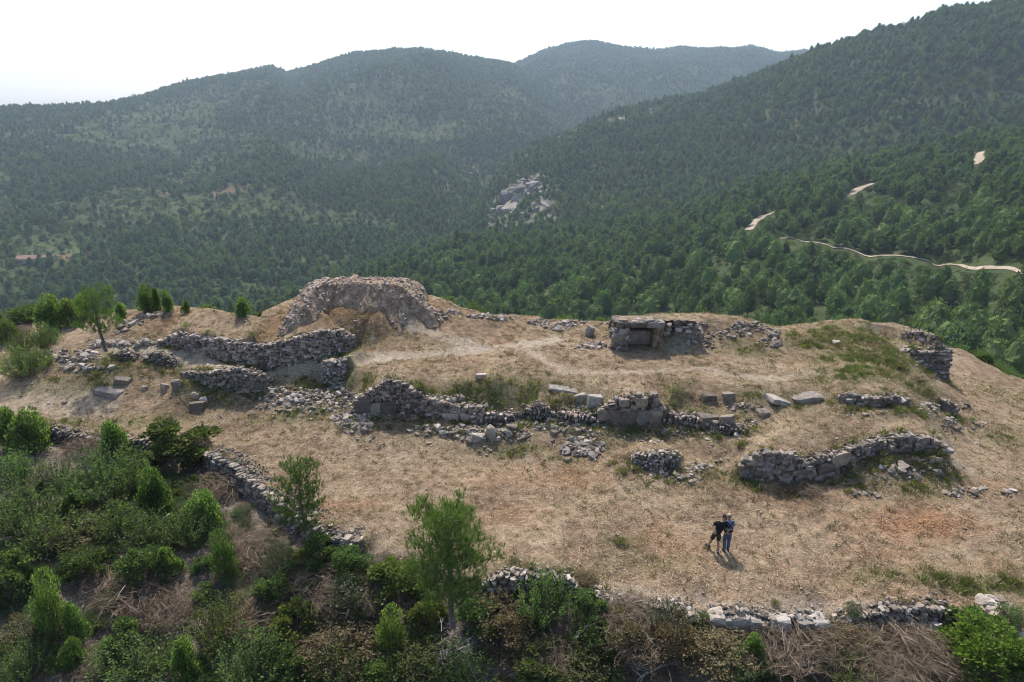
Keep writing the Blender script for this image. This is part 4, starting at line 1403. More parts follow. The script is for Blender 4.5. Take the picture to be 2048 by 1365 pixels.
heap('reddish pile of stones in front of the chamber entrance', [(1190, 692, 28, 7), (1165, 696, 18, 5)], 70, .24, (('stone_warm', .7), ('stone', .3)), 36)
heap('stones lining the skyline between tower and chamber', [(1005, 638, 30, 5), (960, 634, 24, 4), (900, 628, 24, 5)], 70, .26, GP, 37)
heap('row of stones on the skyline behind the chamber passage', [(1220, 647, 26, 4)], 30, .30, (('stone', .6), ('stone_warm', .4)), 38)
heap('tumbled outcrop of split grey blocks left of the leaning pine', [(115, 712, 22, 12), (135, 728, 20, 12), (165, 715, 40, 14), (180, 738, 50, 10)], 130, .30, (('stone', .6), ('stone_pale', .4)), 39)
heap('broken line of stones climbing to the junipers on the skyline', [(300, 632, 26, 5), (270, 645, 24, 6), (245, 660, 18, 8), (220, 690, 44, 8), (265, 688, 34, 6)], 130, .28, (('stone', .6), ('stone_pale', .25), ('stone_warm', .15)), 40)
heap('loose grey stones on the top of the corner bastion', [(1830, 672, 40, 10), (1862, 690, 24, 8), (1815, 705, 14, 14), (1830, 724, 8, 10)], 110, .24, (('stone', .6), ('stone_warm', .4)), 41)
heap('stones rolled down the slope right of the wavy wall', [(1860, 935, 40, 20), (1800, 945, 50, 16), (1940, 985, 50, 12), (2010, 990, 40, 8), (1730, 990, 30, 8)], 90, .26, (('stone', .7), ('stone_pale', .3)), 42)
heap('rubble trickling down the bank below the corner bastion', [(1870, 825, 20, 14), (1855, 815, 20, 12), (1900, 850, 20, 14), (1950, 850, 24, 8), (1925, 815, 14, 6)], 90, .22, (('stone', .7), ('stone_pale', .3)), 43)
heap('mound of grey boulders at the lower right corner above the round bush', [(1985, 1215, 34, 14), (1995, 1235, 34, 18)], 120, .30, (('stone', .7), ('stone_pale', .3)), 44)
heap('spill of small white stones below the low rubble wall at lower right', [(1800, 1252, 60, 10), (1870, 1255, 40, 10)], 130, .17, GP, 45)
heap('scree of small pale stones at the field edge below the walkers', [(1250, 1200, 40, 10), (1290, 1212, 40, 10), (1340, 1218, 40, 14), (1400, 1235, 20, 12)], 170, .15, GP, 46)
heap('rubble at the foot of the knee high wall', [(1370, 960, 30, 10), (1330, 950, 30, 8), (1400, 940, 30, 10)], 60, .22, GP, 47)
heap('thin stones scattered in the bank beside the squared blocks', [(1200, 845, 12, 14), (1380, 850, 26, 14), (1345, 862, 30, 8), (1100, 860, 30, 8)], 70, .24, (('stone', .7), ('stone_dark', .3)), 48)


def boulder(label, u, v, wpx, hpx, mat='stone', shape='rubble', seed=0, flat=1.0, tilt=(0, 0), deep=None):
    """A single rock: foot at column u, row v; size in photograph pixels."""
    rng = np.random.default_rng(900 + seed)
    deep = deep or (.55 if shape == 'block' else .8)
    p = hit(u, v)
    W = px(p, wpx) * .95; H = px(p, hpx) * flat
    pts = stone_pts(rng, shape)
    if shape == 'rubble':
        pts = np.concatenate([pts, stone_pts(rng, shape) * .96])
    me = hull_mesh('boulder', pts * [W * 1.05, W * deep, H * 1.1], mat)
    o = obj('boulder', me, None, (p[0], p[1] + W * deep * .3, p[2] + H * .20), (tilt[0], tilt[1], rng.uniform(-.3, .3)), label=label, category='boulder')
    return o


boulder('broad flat pale slab lying in the pine shadow', 222, 787, 50, 12, 'stone_pale', 'block', 1, .8, (.0, .1), 1.2)
boulder('angular boulder resting on the edge of the flat slab', 243, 769, 27, 16, 'stone', 'block', 2, 1, (.2, .2))
boulder('small round boulder between the flat slab and the upright pair', 288, 781, 13, 12, 'stone', 'rubble', 3)
boulder('upright boulder, left of the pair below the path wall', 329, 781, 22, 20, 'stone', 'rubble', 4)
boulder('taller tapered boulder, right of the pair below the path wall', 354, 777, 27, 25, 'stone', 'rubble', 5)
boulder('rounded boulder at the back of the small cluster under the path wall', 388, 797, 19, 15, 'stone', 'rubble', 6)
boulder('pointed boulder in the middle of the small cluster under the path wall', 406, 808, 17, 19, 'stone_pale', 'rubble', 7)
boulder('squarish boulder at the front of the small cluster under the path wall', 392, 818, 27, 16, 'stone', 'block', 8)
boulder('narrow stone at the right of the small cluster under the path wall', 421, 801, 10, 12, 'stone', 'rubble', 9)
boulder('tilted grey standing rock on the skyline left of the chamber', 1178, 674, 24, 28, 'stone_dark', 'rubble', 10, 1.1, (0, .35), .9)
boulder('tall cracked boulder propped up among the broken blocks', 982, 878, 26, 36, 'stone', 'rubble', 11, 1, (0, .2))
boulder('pale wedge shaped block beside the tall cracked boulder', 955, 882, 24, 16, 'stone_pale', 'block', 12, 1, (.2, .3))
boulder('dark knobbly block at the left of the broken blocks', 885, 872, 18, 14, 'stone_dark', 'rubble', 13)
boulder('small square stone alone on the slope above the field centre', 1024, 862, 20, 14, 'stone', 'block', 14)
boulder('isolated grey stone at the left foot of the round stone heap', 1134, 924, 16, 11, 'stone', 'rubble', 15)
boulder('white squared block at the end of the bare ledge', 1190, 812, 27, 26, 'stone_pale', 'block', 16, 1, (0, .05))
boulder('narrower white block at the left end of the bare ledge', 1162, 803, 20, 18, 'stone_pale', 'block', 17)
boulder('wide flat block in the bank right of the squared wall', 1418, 848, 42, 20, 'stone', 'block', 18, 1, (0, .05))
boulder('stacked square block beside the wide flat block', 1453, 851, 24, 26, 'stone', 'block', 19)
boulder('grey block on the terrace lip, left of two', 1418, 802, 26, 15, 'stone', 'block', 20)
boulder('grey block on the terrace lip, right of two', 1457, 799, 24, 17, 'stone', 'block', 21)
boulder('long tilted slab sticking out of the upper bank', 1560, 806, 48, 9, 'stone_pale', 'block', 22, 1, (0, .3), .6)
boulder('ragged pale slab lying right of the long tilted slab', 1615, 801, 52, 10, 'stone_pale', 'block', 23, 1, (0, -.15), .6)
boulder('rough boulder on the bank below the tilted slabs', 1528, 832, 34, 16, 'stone', 'rubble', 24)
boulder('lone stone lying on the green patch of the upper terrace', 1675, 688, 18, 8, 'stone', 'rubble', 25)
boulder('pair forming stone in the dry grass above the gable wall', 962, 756, 18, 9, 'stone_warm', 'block', 26)
boulder('stone on the mown terrace below the low rubble line', 1731, 832, 15, 7, 'stone', 'rubble', 27)
boulder('round grey boulder at the left end of the knee high wall', 1270, 922, 18, 16, 'stone', 'rubble', 28)
boulder('big pale block perched among the brush at lower right', 1815, 1258, 22, 18, 'stone_pale', 'block', 29)
boulder('dark rounded rock peeping from the brush pile at lower right', 1757, 1270, 20, 14, 'stone_dark', 'rubble', 30)
boulder('white stone half hidden by brush at the far lower right edge', 2044, 1282, 26, 14, 'stone_pale', 'block', 31)
boulder('grey rock at the right end of the low rubble wall', 1908, 1262, 26, 16, 'stone', 'rubble', 32)
boulder('squat rock beside the reddish dry fern near the walkers', 1140, 1166, 17, 15, 'stone_dark', 'block', 33)
boulder('upended slab at the left foot of the tower ruin', 577, 645, 12, 14, 'stone_dark', 'block', 34, 1, (0, .2))
boulder('single stone on the path side right of the tower', 890, 638, 13, 7, 'stone', 'rubble', 35)
boulder('grey stone below the tower breach', 710, 646, 10, 7, 'stone', 'rubble', 36)
boulder('grey rock beside the green bush at the left edge', 12, 742, 20, 16, 'stone', 'rubble', 37)
boulder('small stone alone on the pale left track', 128, 808, 12, 7, 'stone', 'rubble', 38)


# ------------------------------------------------------------------ ruined tower: a horseshoe of crumbling masonry
MAT['tower'] = rough_mat('pinkish rubble masonry', [(.25, (.19, .13, .092)), (.45, (.28, .20, .142)), (.6, (.35, .262, .19)), (.8, (.44, .37, .30))], 2.6, .9, 9, rand=False, bdist=.10, mott=(.75, 1.15))


def tower():
    crest = []
    for (u, v, y) in [(584, 634, 37.0), (600, 606, 37.6), (618, 578, 38.6), (634, 570, 39.2), (660, 566, 39.4), (692, 566, 39.5), (700, 558, 39.5), (712, 564, 39.5), (760, 566, 39.5), (796, 567, 39.4), (816, 575, 39.3), (830, 588, 39.2), (842, 602, 39.1), (856, 614, 39.0)]:
        z = top_z(y, v)
        dep = y * CP + (CAM_Z - z) * SP
        crest.append(((u - 1024) / FPX * dep, y, z))
    crest = np.array(crest)
    x0, x1, y0, y1 = crest[:, 0].min() - 1.0, crest[:, 0].max() + 1.2, 35.9, 41.2
    nx, ny = 150, 100
    X, Y = np.meshgrid(np.linspace(x0, x1, nx), np.linspace(y0, y1, ny), indexing='ij')
    best = np.full(X.shape, 1e9); zc = np.zeros(X.shape); fr = np.zeros(X.shape)
    for a, b in zip(crest[:-1], crest[1:]):
        e = b[:2] - a[:2]
        t = np.clip(((X - a[0]) * e[0] + (Y - a[1]) * e[1]) / (e @ e), 0, 1)
        d = np.hypot(X - a[0] - t * e[0], Y - a[1] - t * e[1])
        m = d < best
        best = np.where(m, d, best); zc = np.where(m, a[2] + (b[2] - a[2]) * t, zc)
    d = best + .12 * fbm(X * 1.6, Y * 1.6, 401)
    g = zg(X, Y)
    zc = zc + .10 * fbm(X * 2.5, Y * 2.5, 402) + .04 * fbm(X * 7, Y * 7, 403)
    yc = np.interp(X, [-13, -12.0, -11.0, -10.4, -6.6, -5.9, -5.0, -4.2], [38, 38.2, 38.9, 39.4, 39.4, 38.9, 38.3, 38.0])
    behind = sstep(0, .3, Y - yc) * sstep(-12.6, -11.6, X) * (1 - sstep(-5.6, -4.6, X))
    d = np.where(behind > 0, d * (1 - behind) + behind * np.minimum(d, np.maximum(Y - 40.6, 0)), d)
    h = zc - np.maximum(d - .30, 0) * (np.where(np.abs(X + 8.5) < 2.0, 1.35, 1.1) + .25 * fbm(X * 1.2, Y * 1.2, 407))
    # earth has slid down inside the breach
    cx = -8.6
    fill = g + .30 * np.exp(-((X - cx) / 1.9) ** 2 - ((Y - 38.9) / .9) ** 2)
    Z = np.maximum(h + .06 * fbm(X * 4, Y * 4, 404), fill - .15)
    Z = np.where(np.maximum(h, fill - .12) > g + .02, Z, g - .15)
    base = np.array([-8.4, 38.8, float(zg(-8.4, 38.8))])
    root = thing('tower_ruin', 'crumbling horseshoe stump of a pinkish stone tower on the skyline', 'ruin', base)
    V = np.stack([X - base[0], Y - base[1], Z - base[2]], -1).reshape(-1, 3)
    F = grid_faces(nx, ny)
    wallp = ((h - fill).reshape(-1)[F].mean(1) > .04)
    mm = mesh_np('masonry', V, F[wallp], [MAT['tower']])
    obj('masonry', mm, root)
    em = mesh_np('earth_fill', V, F[~wallp], [me_ground_mat], smooth=True)
    set_attr(em, 'cover', np.tile([.35, .1, .35, 0], (len(V), 1)))
    obj('earth_fill', em, root)
    rng = np.random.default_rng(411)
    items = []
    cand = []
    for _ in range(5200):
        i = rng.integers(0, nx); j = rng.integers(0, ny)
        up = Z[i, j] - g[i, j]
        if up < .05 or h[i, j] < fill[i, j] + .05:
            continue
        edge = abs(d[i, j] - .3) < .35
        wing = (X[i, j] < -10.2) or (X[i, j] > -6.4)
        pr = (.45 if edge else .18) + (.35 if wing else 0)
        if rng.random() < pr:
            cand.append((i, j))
    for (i, j) in cand[:520]:
        s = rng.uniform(.10, .26)
        items.append((STONE[('stone_warm', 'stone', 'stone_pale')[rng.choice(3, p=[.6, .25, .15])], 'rubble'][rng.integers(0, 11)], np.array([X[i, j], Y[i, j], Z[i, j] + s * .02]), (rng.normal(0, .4), rng.normal(0, .4), rng.uniform(0, 6.28)), (s, s * .8, s * rng.uniform(.5, .8))))
    put_stones(root, base, items)
    # a hole left by a fallen beam
    return root


me_ground_mat = bpy.data.objects['ground'].data.materials[0]
tower()


# ------------------------------------------------------------------ the vaulted chamber dug into the mound
MAT['plaster'] = rough_mat('pinkish lime plaster', [(.3, (.30, .215, .19)), (.55, (.40, .30, .265)), (.8, (.47, .38, .34))], 3, .3, 12, rand=False, mott=(.8, 1.1))
MAT['brown_masonry'] = rough_mat('brown stained masonry', [(.3, (.13, .085, .06)), (.55, (.24, .17, .12)), (.8, (.34, .27, .21))], 4, .6, 14, rand=False)


def box_mesh(name, lo, hi, mat, seg=(6, 6, 6), jit=.03, seed=0):
    bm = bmesh.new()
    bmesh.ops.create_cube(bm, size=1)
    bmesh.ops.subdivide_edges(bm, edges=bm.edges[:], cuts=4, use_grid_fill=True)
    rng = np.random.default_rng(seed)
    lo = np.array(lo); hi = np.array(hi)
    for v in bm.verts:
        p = (np.array(v.co) + .5) * (hi - lo) + lo + rng.normal(0, jit, 3)
        v.co = p
    me = bpy.data.meshes.new(name)
    bm.to_mesh(me); bm.free()
    me.materials.append(mat)
    return me


def chamber():
    x0, x1, y0, y1, zf = CH_X0, CH_X1, CH_Y0, CH_Y1, CH_Z
    zt = top_z(y0, 642)
    base = np.array([(x0 + x1) / 2, y0, zf])
    root = thing('chamber_ruin', 'half buried vaulted chamber with dark opening in the grassy mound', 'ruin', base)

    def part(name, lo, hi, mat, jit=.03, seed=0):
        return obj(name, box_mesh(name, np.array(lo) - base, np.array(hi) - base, mat, jit=jit, seed=seed), root)
    H = zt - zf
    part('back_wall', (x0 + .1, y1 - .12, zf - .2), (x1 - .05, y1 + .2, zf + H * .52), MAT['plaster'], .01, 1)
    part('back_wall', (x0 + .1, y1 + .05, zf + H * .53), (x1 - .05, y1 + .35, zt - .1), MAT['brown_masonry'], .02, 2)
    part('ledge', (x0 + .3, y1 - .26, zf + H * .50), (x1 - .1, y1 - .0, zf + H * .56), MAT['core'], .012, 3)
    part('jamb', (x0 - .18, y0 - .12, zf - .3), (x0 + .62, y0 + .38, zf + H * .72), MAT['brown_masonry'], .035, 4)
    part('side_wall', (x0 - .12, y0 + .2, zf - .3), (x0 + .32, y1 + .3, zt - .16), MAT['brown_masonry'], .03, 5)
    part('side_wall', (x1 - .10, y0 + .1, zf - .3), (x1 + .45, y1 + .3, zt - .2), MAT['brown_masonry'], .03, 6)
    part('roof', (x0 - .15, y0 + .1, zt - .30), (x1 + .4, y1 + .15, zt - .06), MAT['core'], .03, 7)
    rng = np.random.default_rng(421)
    items = []
    # springers of the vault: a row of squared blocks over the opening
    s = x0 + .02
    while s < x1:
        ww = rng.uniform(.34, .52)
        items.append((STONE['stone_dark', 'block'][rng.integers(0, 9)], np.array([s + ww / 2, y0 + .08, zt - .20]), (rng.normal(0, .03), rng.normal(0, .04), 0), (ww * 1.02, .5, rng.uniform(.28, .36))))
        s += ww
    for k in range(130):
        a = rng.random()
        if a < .42:      # left jamb and outer face
            p = np.array([x0 + rng.uniform(-.25, .6), y0 - .1 + rng.uniform(-.06, .1), zf + rng.uniform(-.1, H * .75)])
            if p[0] < x0 - .05:
                p[1] += rng.uniform(0, .6)
        elif a < .72:    # face right of the opening
            p = np.array([x1 + rng.uniform(.0, 1.9), 0, 0]); 
            p[1] = y0 + .15 + rng.uniform(0, .5); p[2] = max(float(zg(p[0], p[1])), zt - rng.uniform(.1, .8))
        else:            # along the roof edge
            p = np.array([x0 + rng.uniform(-.1, 2.4), y0 + rng.uniform(.0, .4), zt + rng.uniform(-.16, -.04)])
        sz_ = rng.uniform(.16, .36)
        items.append((STONE[('stone', 'stone_warm', 'stone_dark')[rng.integers(0, 3)], 'block' if rng.random() < .5 else 'rubble'][rng.integers(0, 9)], p, (rng.normal(0, .1), rng.normal(0, .15), rng.normal(0, .3)), (sz_ * 1.3, sz_, sz_ * .8)))
    for k in range(60):      # outer face on the left, running back along the passage
        t = rng.uniform(0, 3.2)
        sz_ = rng.uniform(.16, .34)
        items.append((STONE[('stone', 'stone_warm', 'stone_dark')[rng.integers(0, 3)], 'block'][rng.integers(0, 9)], np.array([x0 + .02 + t * .5 + rng.normal(0, .05), y0 + t, min(zf + rng.uniform(0, H * .9), float(top_z(y0 + t, 650)))]), (rng.normal(0, .1), rng.normal(0, .15), 1.1 + rng.normal(0, .2)), (sz_ * 1.3, sz_, sz_ * .8)))
    put_stones(root, base, items)
    # turf over the vault
    X, Y = np.meshgrid(np.linspace(x0 + .0, x1 + 2.6, 40), np.linspace(y0 + .28, y1 + 2.4, 34), indexing='ij')
    g = zg(X, Y)
    e = np.minimum.reduce([(X - X.min()) / .5, (X.max() - X) / 2.4, (Y - Y.min()) / .35, (Y.max() - Y) / 1.6, np.ones(X.shape)])
    _, dy_, dz_ = ray(1300, 633)
    Z = np.minimum(zt + .08, CAM_Z + Y * dz_ / dy_) + .07 * fbm(X * 2, Y * 2, 430) - .14 * (1 - sstep(0, 1, e))
    Z = np.where(Y < y1 + 1.1, np.maximum(g + .03, Z), np.maximum(g - .1, Z - (Y - y1 - 1.1) * .5))
    tm = mesh_np('turf', np.stack([X - base[0], Y - base[1], Z - base[2]], -1).reshape(-1, 3), grid_faces(40, 34), [me_ground_mat], smooth=True)
    set_attr(tm, 'cover', np.tile([.15, .1, .05, 0], (40 * 34, 1)))
    obj('turf', tm, root)


chamber()
heap('broken masonry edge on the right shoulder of the chamber mound', [(1545, 668, 14, 8), (1550, 690, 10, 10), (1500, 652, 40, 6), (1553, 680, 8, 14)], 90, .30, (('stone', .6), ('stone_dark', .4)), 49)
heap('ring of stones round the dark hole on top of the chamber mound', [(1375, 643, 14, 3), (1400, 648, 16, 4), (1350, 655, 40, 8)], 60, .28, (('stone', .5), ('stone_pale', .5)), 50)
heap('pale rubble strewn over the front of the chamber mound', [(1350, 662, 40, 10), (1430, 668, 50, 12), (1490, 664, 40, 10), (1530, 690, 20, 14), (1400, 690, 50, 12)], 170, .20, (('stone', .6), ('stone_warm', .4)), 52)
heap('stones strewn along the bank from the small wall patch to the squared wall', [(1120, 850, 50, 12), (1180, 862, 40, 10), (1060, 850, 40, 8), (1150, 820, 30, 10)], 110, .22, (('stone', .7), ('stone_pale', .3)), 53)
heap('stones strewn down the bank right of the squared wall', [(1370, 838, 30, 14), (1400, 862, 40, 10), (1480, 850, 40, 12), (1490, 815, 40, 8)], 110, .22, (('stone', .7), ('stone_pale', .3)), 54)
heap('low stones continuing the terrace edge between boulder row and rubble wall', [(1690, 1252, 36, 6), (1940, 1250, 20, 6)], 60, .22, GP, 55)
heap('low stones continuing the terrace edge right of the rust coloured fern', [(1190, 1192, 36, 6), (1225, 1205, 30, 6)], 70, .18, GP, 56)
heap('scattered stones on the weedy slope above the fan of loose stones', [(620, 820, 50, 10), (560, 815, 50, 8), (680, 820, 30, 8)], 70, .18, GP, 57)
heap('stones fallen from the pinkish wall onto the bank above it', [(900, 800, 50, 8), (960, 812, 30, 10), (1000, 830, 30, 10)], 60, .2, (('stone', .6), ('stone_warm', .4)), 58)
hole = hit(1390, 647)
hp = [(math.cos(t) * .55, math.sin(t) * .42, .03) for t in np.linspace(0, 6.28, 14, endpoint=False)]
hp2 = [(math.cos(t) * .40, math.sin(t) * .30, -.5) for t in np.linspace(0, 6.28, 14, endpoint=False)]

# fallen ledge of bare rock in front of the upper terrace
for (lab, u, v, wp, hp_, sd, tl) in [('bare white rock ledge at the lip of the upper terrace', 1128, 784, 66, 10, 51, .10)]:
    boulder(lab, u, v, wp, hp_ * .8, 'stone_pale', 'rubble', sd, 1.0, (.15, tl), .45)

# ------------------------------------------------------------------ near trees and bushes
def needle_tufts(C, axis, rng, n=12, length=.24, width=.022):
    """Brushes of needles: n thin blades about each axis."""
    m = len(C)
    C2 = np.repeat(C, n, 0); A2 = np.repeat(axis, n, 0)
    d = A2 + rng.normal(0, .55, (m * n, 3))
    d /= np.linalg.norm(d, axis=1, keepdims=True)
    side = np.cross(d, rng.normal(0, 1, (m * n, 3)))
    side /= np.linalg.norm(side, axis=1, keepdims=True) + 1e-9
    L = (length * rng.uniform(.6, 1.2, m * n))[:, None]
    C2 = C2 + A2 * rng.uniform(-.3, .3, (m * n, 1)) * length
    V = np.stack([C2 - side * width, C2 + side * width, C2 + d * L], 1).reshape(-1, 3)
    return V, np.arange(3 * m * n).reshape(-1, 3)


def near_pine(label, u, v, hpx, wpx, crown0, seed, lean=(0, 0), limbs=70, flat=1.0, tuft=.24, trunk=.11):
    rng = np.random.default_rng(seed)
    p = hit(u, v)
    H = px(p, hpx) / math.cos(math.atan2(CAM_Z - p[2], p[1])) * .97
    Rw = px(p, wpx) * .5
    root = thing('pine_tree', label, 'tree', p)
    zs = np.linspace(-.25, H * .93, 9)
    tr = np.stack([lean[0] * (zs / H) ** 1.3 + .03 * np.sin(zs * 2.1), lean[1] * (zs / H) ** 1.3 + .02 * np.cos(zs * 1.7), zs], -1)
    b = Bag()
    V, F = tube(tr, np.interp(zs, [0, H], [trunk, .015]), 8)
    b.add(V, F)
    wood = Bag()
    C, A = [], []
    for k in range(limbs):
        f = (k + rng.random()) / limbs
        hz = H * (crown0 + (0.97 - crown0) * f)
        prof = np.interp(f, [0, .12, .32, .55, .75, .9, 1.0], [.72, .95, 1.0, .90, .74, .58, .40])
        L = Rw * prof * rng.uniform(.45, 1.1)
        a = k * 2.399 + rng.normal(0, .3)
        o = np.array([np.interp(hz, zs, tr[:, 0]), np.interp(hz, zs, tr[:, 1]), hz * .97])
        dirv = np.array([math.cos(a), math.sin(a), 0])
        rise = L * (.25 + .55 * f) * flat
        pts = [o + dirv * L * t + np.array([0, 0, rise * t ** 1.7 - .05 * L * t]) for t in (0, .35, .7, 1.0)]
        V, F = tube(pts, np.array([.028, .018, .011, .005]) * (H / 5.5), 4)
        wood.add(V, F)
        nt_ = max(10, int(L * 29))
        for t in 1.08 - .68 * rng.random(nt_) ** 1.5:
            c = np.array([np.interp(t, (0, .35, .7, 1.0), [q[i] for q in pts]) for i in range(3)])
            c = c + np.clip(rng.normal(0, .085 * L + .05, 3), -.22, .22) * [1, 1, .8]
            C.append(c); A.append(dirv * .35 * (1 - f) + np.array([0, 0, 1.0]))
    C = np.array(C); A = np.array(A) + rng.normal(0, .22, (len(C), 3))
    A /= np.linalg.norm(A, axis=1, keepdims=True)
    V, F = needle_tufts(C, A, rng, 9, tuft * .85, .010)
    cb = Bag(); cb.add(V, F)
    obj('trunk', b.mesh('trunk', [MAT['bark']], True), root)
    obj('limbs', wood.mesh('limbs', [MAT['bark']], True), root)
    obj('crown', cb.mesh('crown', [MAT['pine_near']]), root)
    return root, p, H


near_pine('tall bright green pine with bare trunk in the foreground, left of centre', 907, 1312, 258, 172, .43, 501, (-.05, .1), 76, 1.0, .27, .12)
near_pine('young pine growing against the slanting boundary wall', 612, 1098, 165, 96, .30, 502, (.02, .1), 52, 1.1, .22, .07)
near_pine('leaning dark pine with a long bare trunk at the left of the ruins', 219, 732, 152, 84, .46, 503, (-.45, .2), 40, .9, .26, .12)


def juniper_mesh(seed, lobes, n=3600, mat='juniper', ls=.075):
    """Unit high, unit wide: upright plumes of fine scale leaves."""
    rng = np.random.default_rng(seed)
    tot = sum(l[3] * l[4] for l in lobes)
    C, U = [], []
    for (x, y, z0, r, h) in lobes:
        m = int(n * r * h / tot)
        t = rng.random(m) ** .9
        a = rng.uniform(0, 6.28, m)
        prof = np.sin(np.clip(t * .93 + .07, 0, 1) * math.pi) ** .42
        bump = 1 + .2 * np.sin(a * 3 + t * 9 + x * 9) + .16 * np.sin(a * 5 - t * 14)
        rr = r * prof * bump * (1.04 - .5 * rng.random(m) ** 2.2)
        C.append(np.stack([x + np.cos(a) * rr, y + np.sin(a) * rr, z0 + t * h], -1))
        U.append(np.stack([np.cos(a) * .8, np.sin(a) * .8, .55 + t], -1))
    C = np.concatenate(C); U = np.concatenate(U)
    V, F = leaf_quads(C, U, np.full(len(C), ls), .6, rng, 1.0)
    V[:, 2] = np.maximum(V[:, 2], .0)
    b = Bag(); b.add(V, F)
    return b.mesh('juniper_foliage', [MAT[mat]])


def plumes(seed, k, spread, tall):
    """Rounded plumes standing side by side, each with a knob or two on its flank."""
    rng = np.random.default_rng(seed)
    L = [(0, 0, 0.0, .27, .66 * tall), (rng.normal(0, .06), rng.normal(0, .06), .36, .25, .64 * tall)]
    for i in range(k):
        a = i * 2.4 + rng.normal(0, .4)
        d = spread * rng.uniform(.6, 1)
        hh = rng.uniform(.5, .95)
        x, y = math.cos(a) * d, math.sin(a) * d
        L.append((x, y, 0, rng.uniform(.17, .23), hh * .8))
        L.append((x * .9, y * .9, hh * .38, rng.uniform(.13, .17), hh * .62))
        L.append((x * .55 + rng.normal(0, .06), y * .55 + rng.normal(0, .06), hh * .5, rng.uniform(.11, .15), hh * .6))
    return L


JUN = [juniper_mesh(510 + k, plumes(520 + k, n, .36, 1.0), 4300, m, .068) for k, (n, m) in enumerate([(4, 'juniper'), (6, 'juniper'), (3, 'juniper'), (5, 'juniper_dark')])]
JUN_COL = [juniper_mesh(530 + k, [(0, 0, 0, .40, .55), (.05, .05, .25, .36, .5), (-.05, -.02, .5, .32, .5), (.22, -.1, .05, .25, .4), (.02, 0, .15, .42, .5)], 4600, m, .05) for k, m in enumerate(('juniper', 'juniper_dark'))]
TRUNK_ME = None


def stem_mesh(seed):
    rng = np.random.default_rng(seed)
    b = Bag()
    for k in range(5):
        a = rng.uniform(0, 6.28)
        V, F = tube([(0, 0, -.08), (math.cos(a) * .05, math.sin(a) * .05, .25), (math.cos(a) * .12, math.sin(a) * .12, .6)], [.035, .025, .01], 4)
        b.add(V, F)
    return b.mesh('stems', [MAT['bark']])


STEM = stem_mesh(1)


def plant(name, label, cat, u, v, wpx, hpx, foliage, seed, extra=None, group=None, lift=0.0, fname='foliage'):
    rng = np.random.default_rng(seed)
    p = hit(u, v)
    W = px(p, wpx); H = px(p, hpx) * 1.0
    p = p + np.array([0, W * .22, 0]); p[2] = float(zg(p[0], p[1])) - .04 + lift
    root = thing(name, label, cat, p, rng.uniform(0, 6.28), group)
    root.scale = (W, W, H)
    obj(fname, foliage, root)
    obj('stems', extra if extra is not None else STEM, root)
    return root


JL = [
    (16, 906, 56, 92, 0, 'bright green juniper cut off by the left edge above the scrub'),
    (62, 910, 80, 92, 1, 'two topped bright juniper beside the low left wall'),
    (222, 922, 56, 78, 0, 'bushy bright juniper before the gap in the low left wall'),
    (306, 1038, 66, 102, 1, 'twin plumed light green juniper amid the left scrub'),
    (140, 1034, 46, 54, 2, 'small rounded juniper on the bare patch of the left scrub'),
    (402, 1064, 82, 78, 1, 'broad two headed juniper below the slanting boundary wall'),
    (340, 1172, 52, 76, 2, 'small bright juniper at the right side of a dark bush below the broad juniper'),
    (152, 1288, 48, 84, 2, 'pale green juniper offshoot right of the tall juniper column'),
    (376, 1368, 62, 98, 0, 'two tiered light juniper at the bottom edge left of centre'),
    (1508, 1334, 48, 64, 0, 'small lime green juniper in the brush below the row of big boulders'),
    (142, 1346, 54, 70, 3, 'greyish young juniper at bottom left in front of dry branches'),
    (770, 1382, 90, 52, 1, 'bright juniper top peeping over the bottom edge left of the tall pine'),
    (98, 664, 62, 72, 1, 'cluster topped pale juniper, leftmost large one on the left skyline'),
    (138, 655, 44, 56, 0, 'rounded pale juniper behind the dry bank, second on the left skyline'),
    (162, 642, 44, 50, 2, 'bright juniper on the skyline just left of the leaning pine crown'),
    (240, 640, 36, 34, 2, 'yellowish juniper half hidden behind the leaning pine crown'),
    (290, 626, 42, 54, 1, 'tallest bright juniper of the clump at the top of the stone line'),
    (313, 624, 28, 46, 2, 'narrow middle juniper of the clump at the top of the stone line'),
    (334, 626, 26, 46, 1, 'right hand juniper of the clump at the top of the stone line'),
    (371, 628, 18, 26, 2, 'tiny lone juniper on the skyline right of the juniper clump'),
    (484, 634, 38, 40, 1, 'round bright juniper alone on the skyline left of the tower'),
    (0, 668, 30, 56, 0, 'bright juniper at the very left edge on the skyline'),
]
for i, (u, v, w_, h_, k_, lab) in enumerate(JL):
    plant('juniper', lab, 'juniper', u, v, w_, h_, JUN[k_], 600 + i)
plant('juniper', 'tall narrow bright juniper column at lower left', 'juniper', 106, 1288, 62, 160, JUN_COL[0], 640)
plant('juniper', 'slender dark juniper column below the slanting boundary wall', 'juniper', 448, 1168, 52, 116, JUN_COL[1], 641)
plant('juniper', 'knobbly emerald juniper left of the tall pine trunk', 'juniper', 782, 1314, 64, 106, JUN_COL[0], 642)


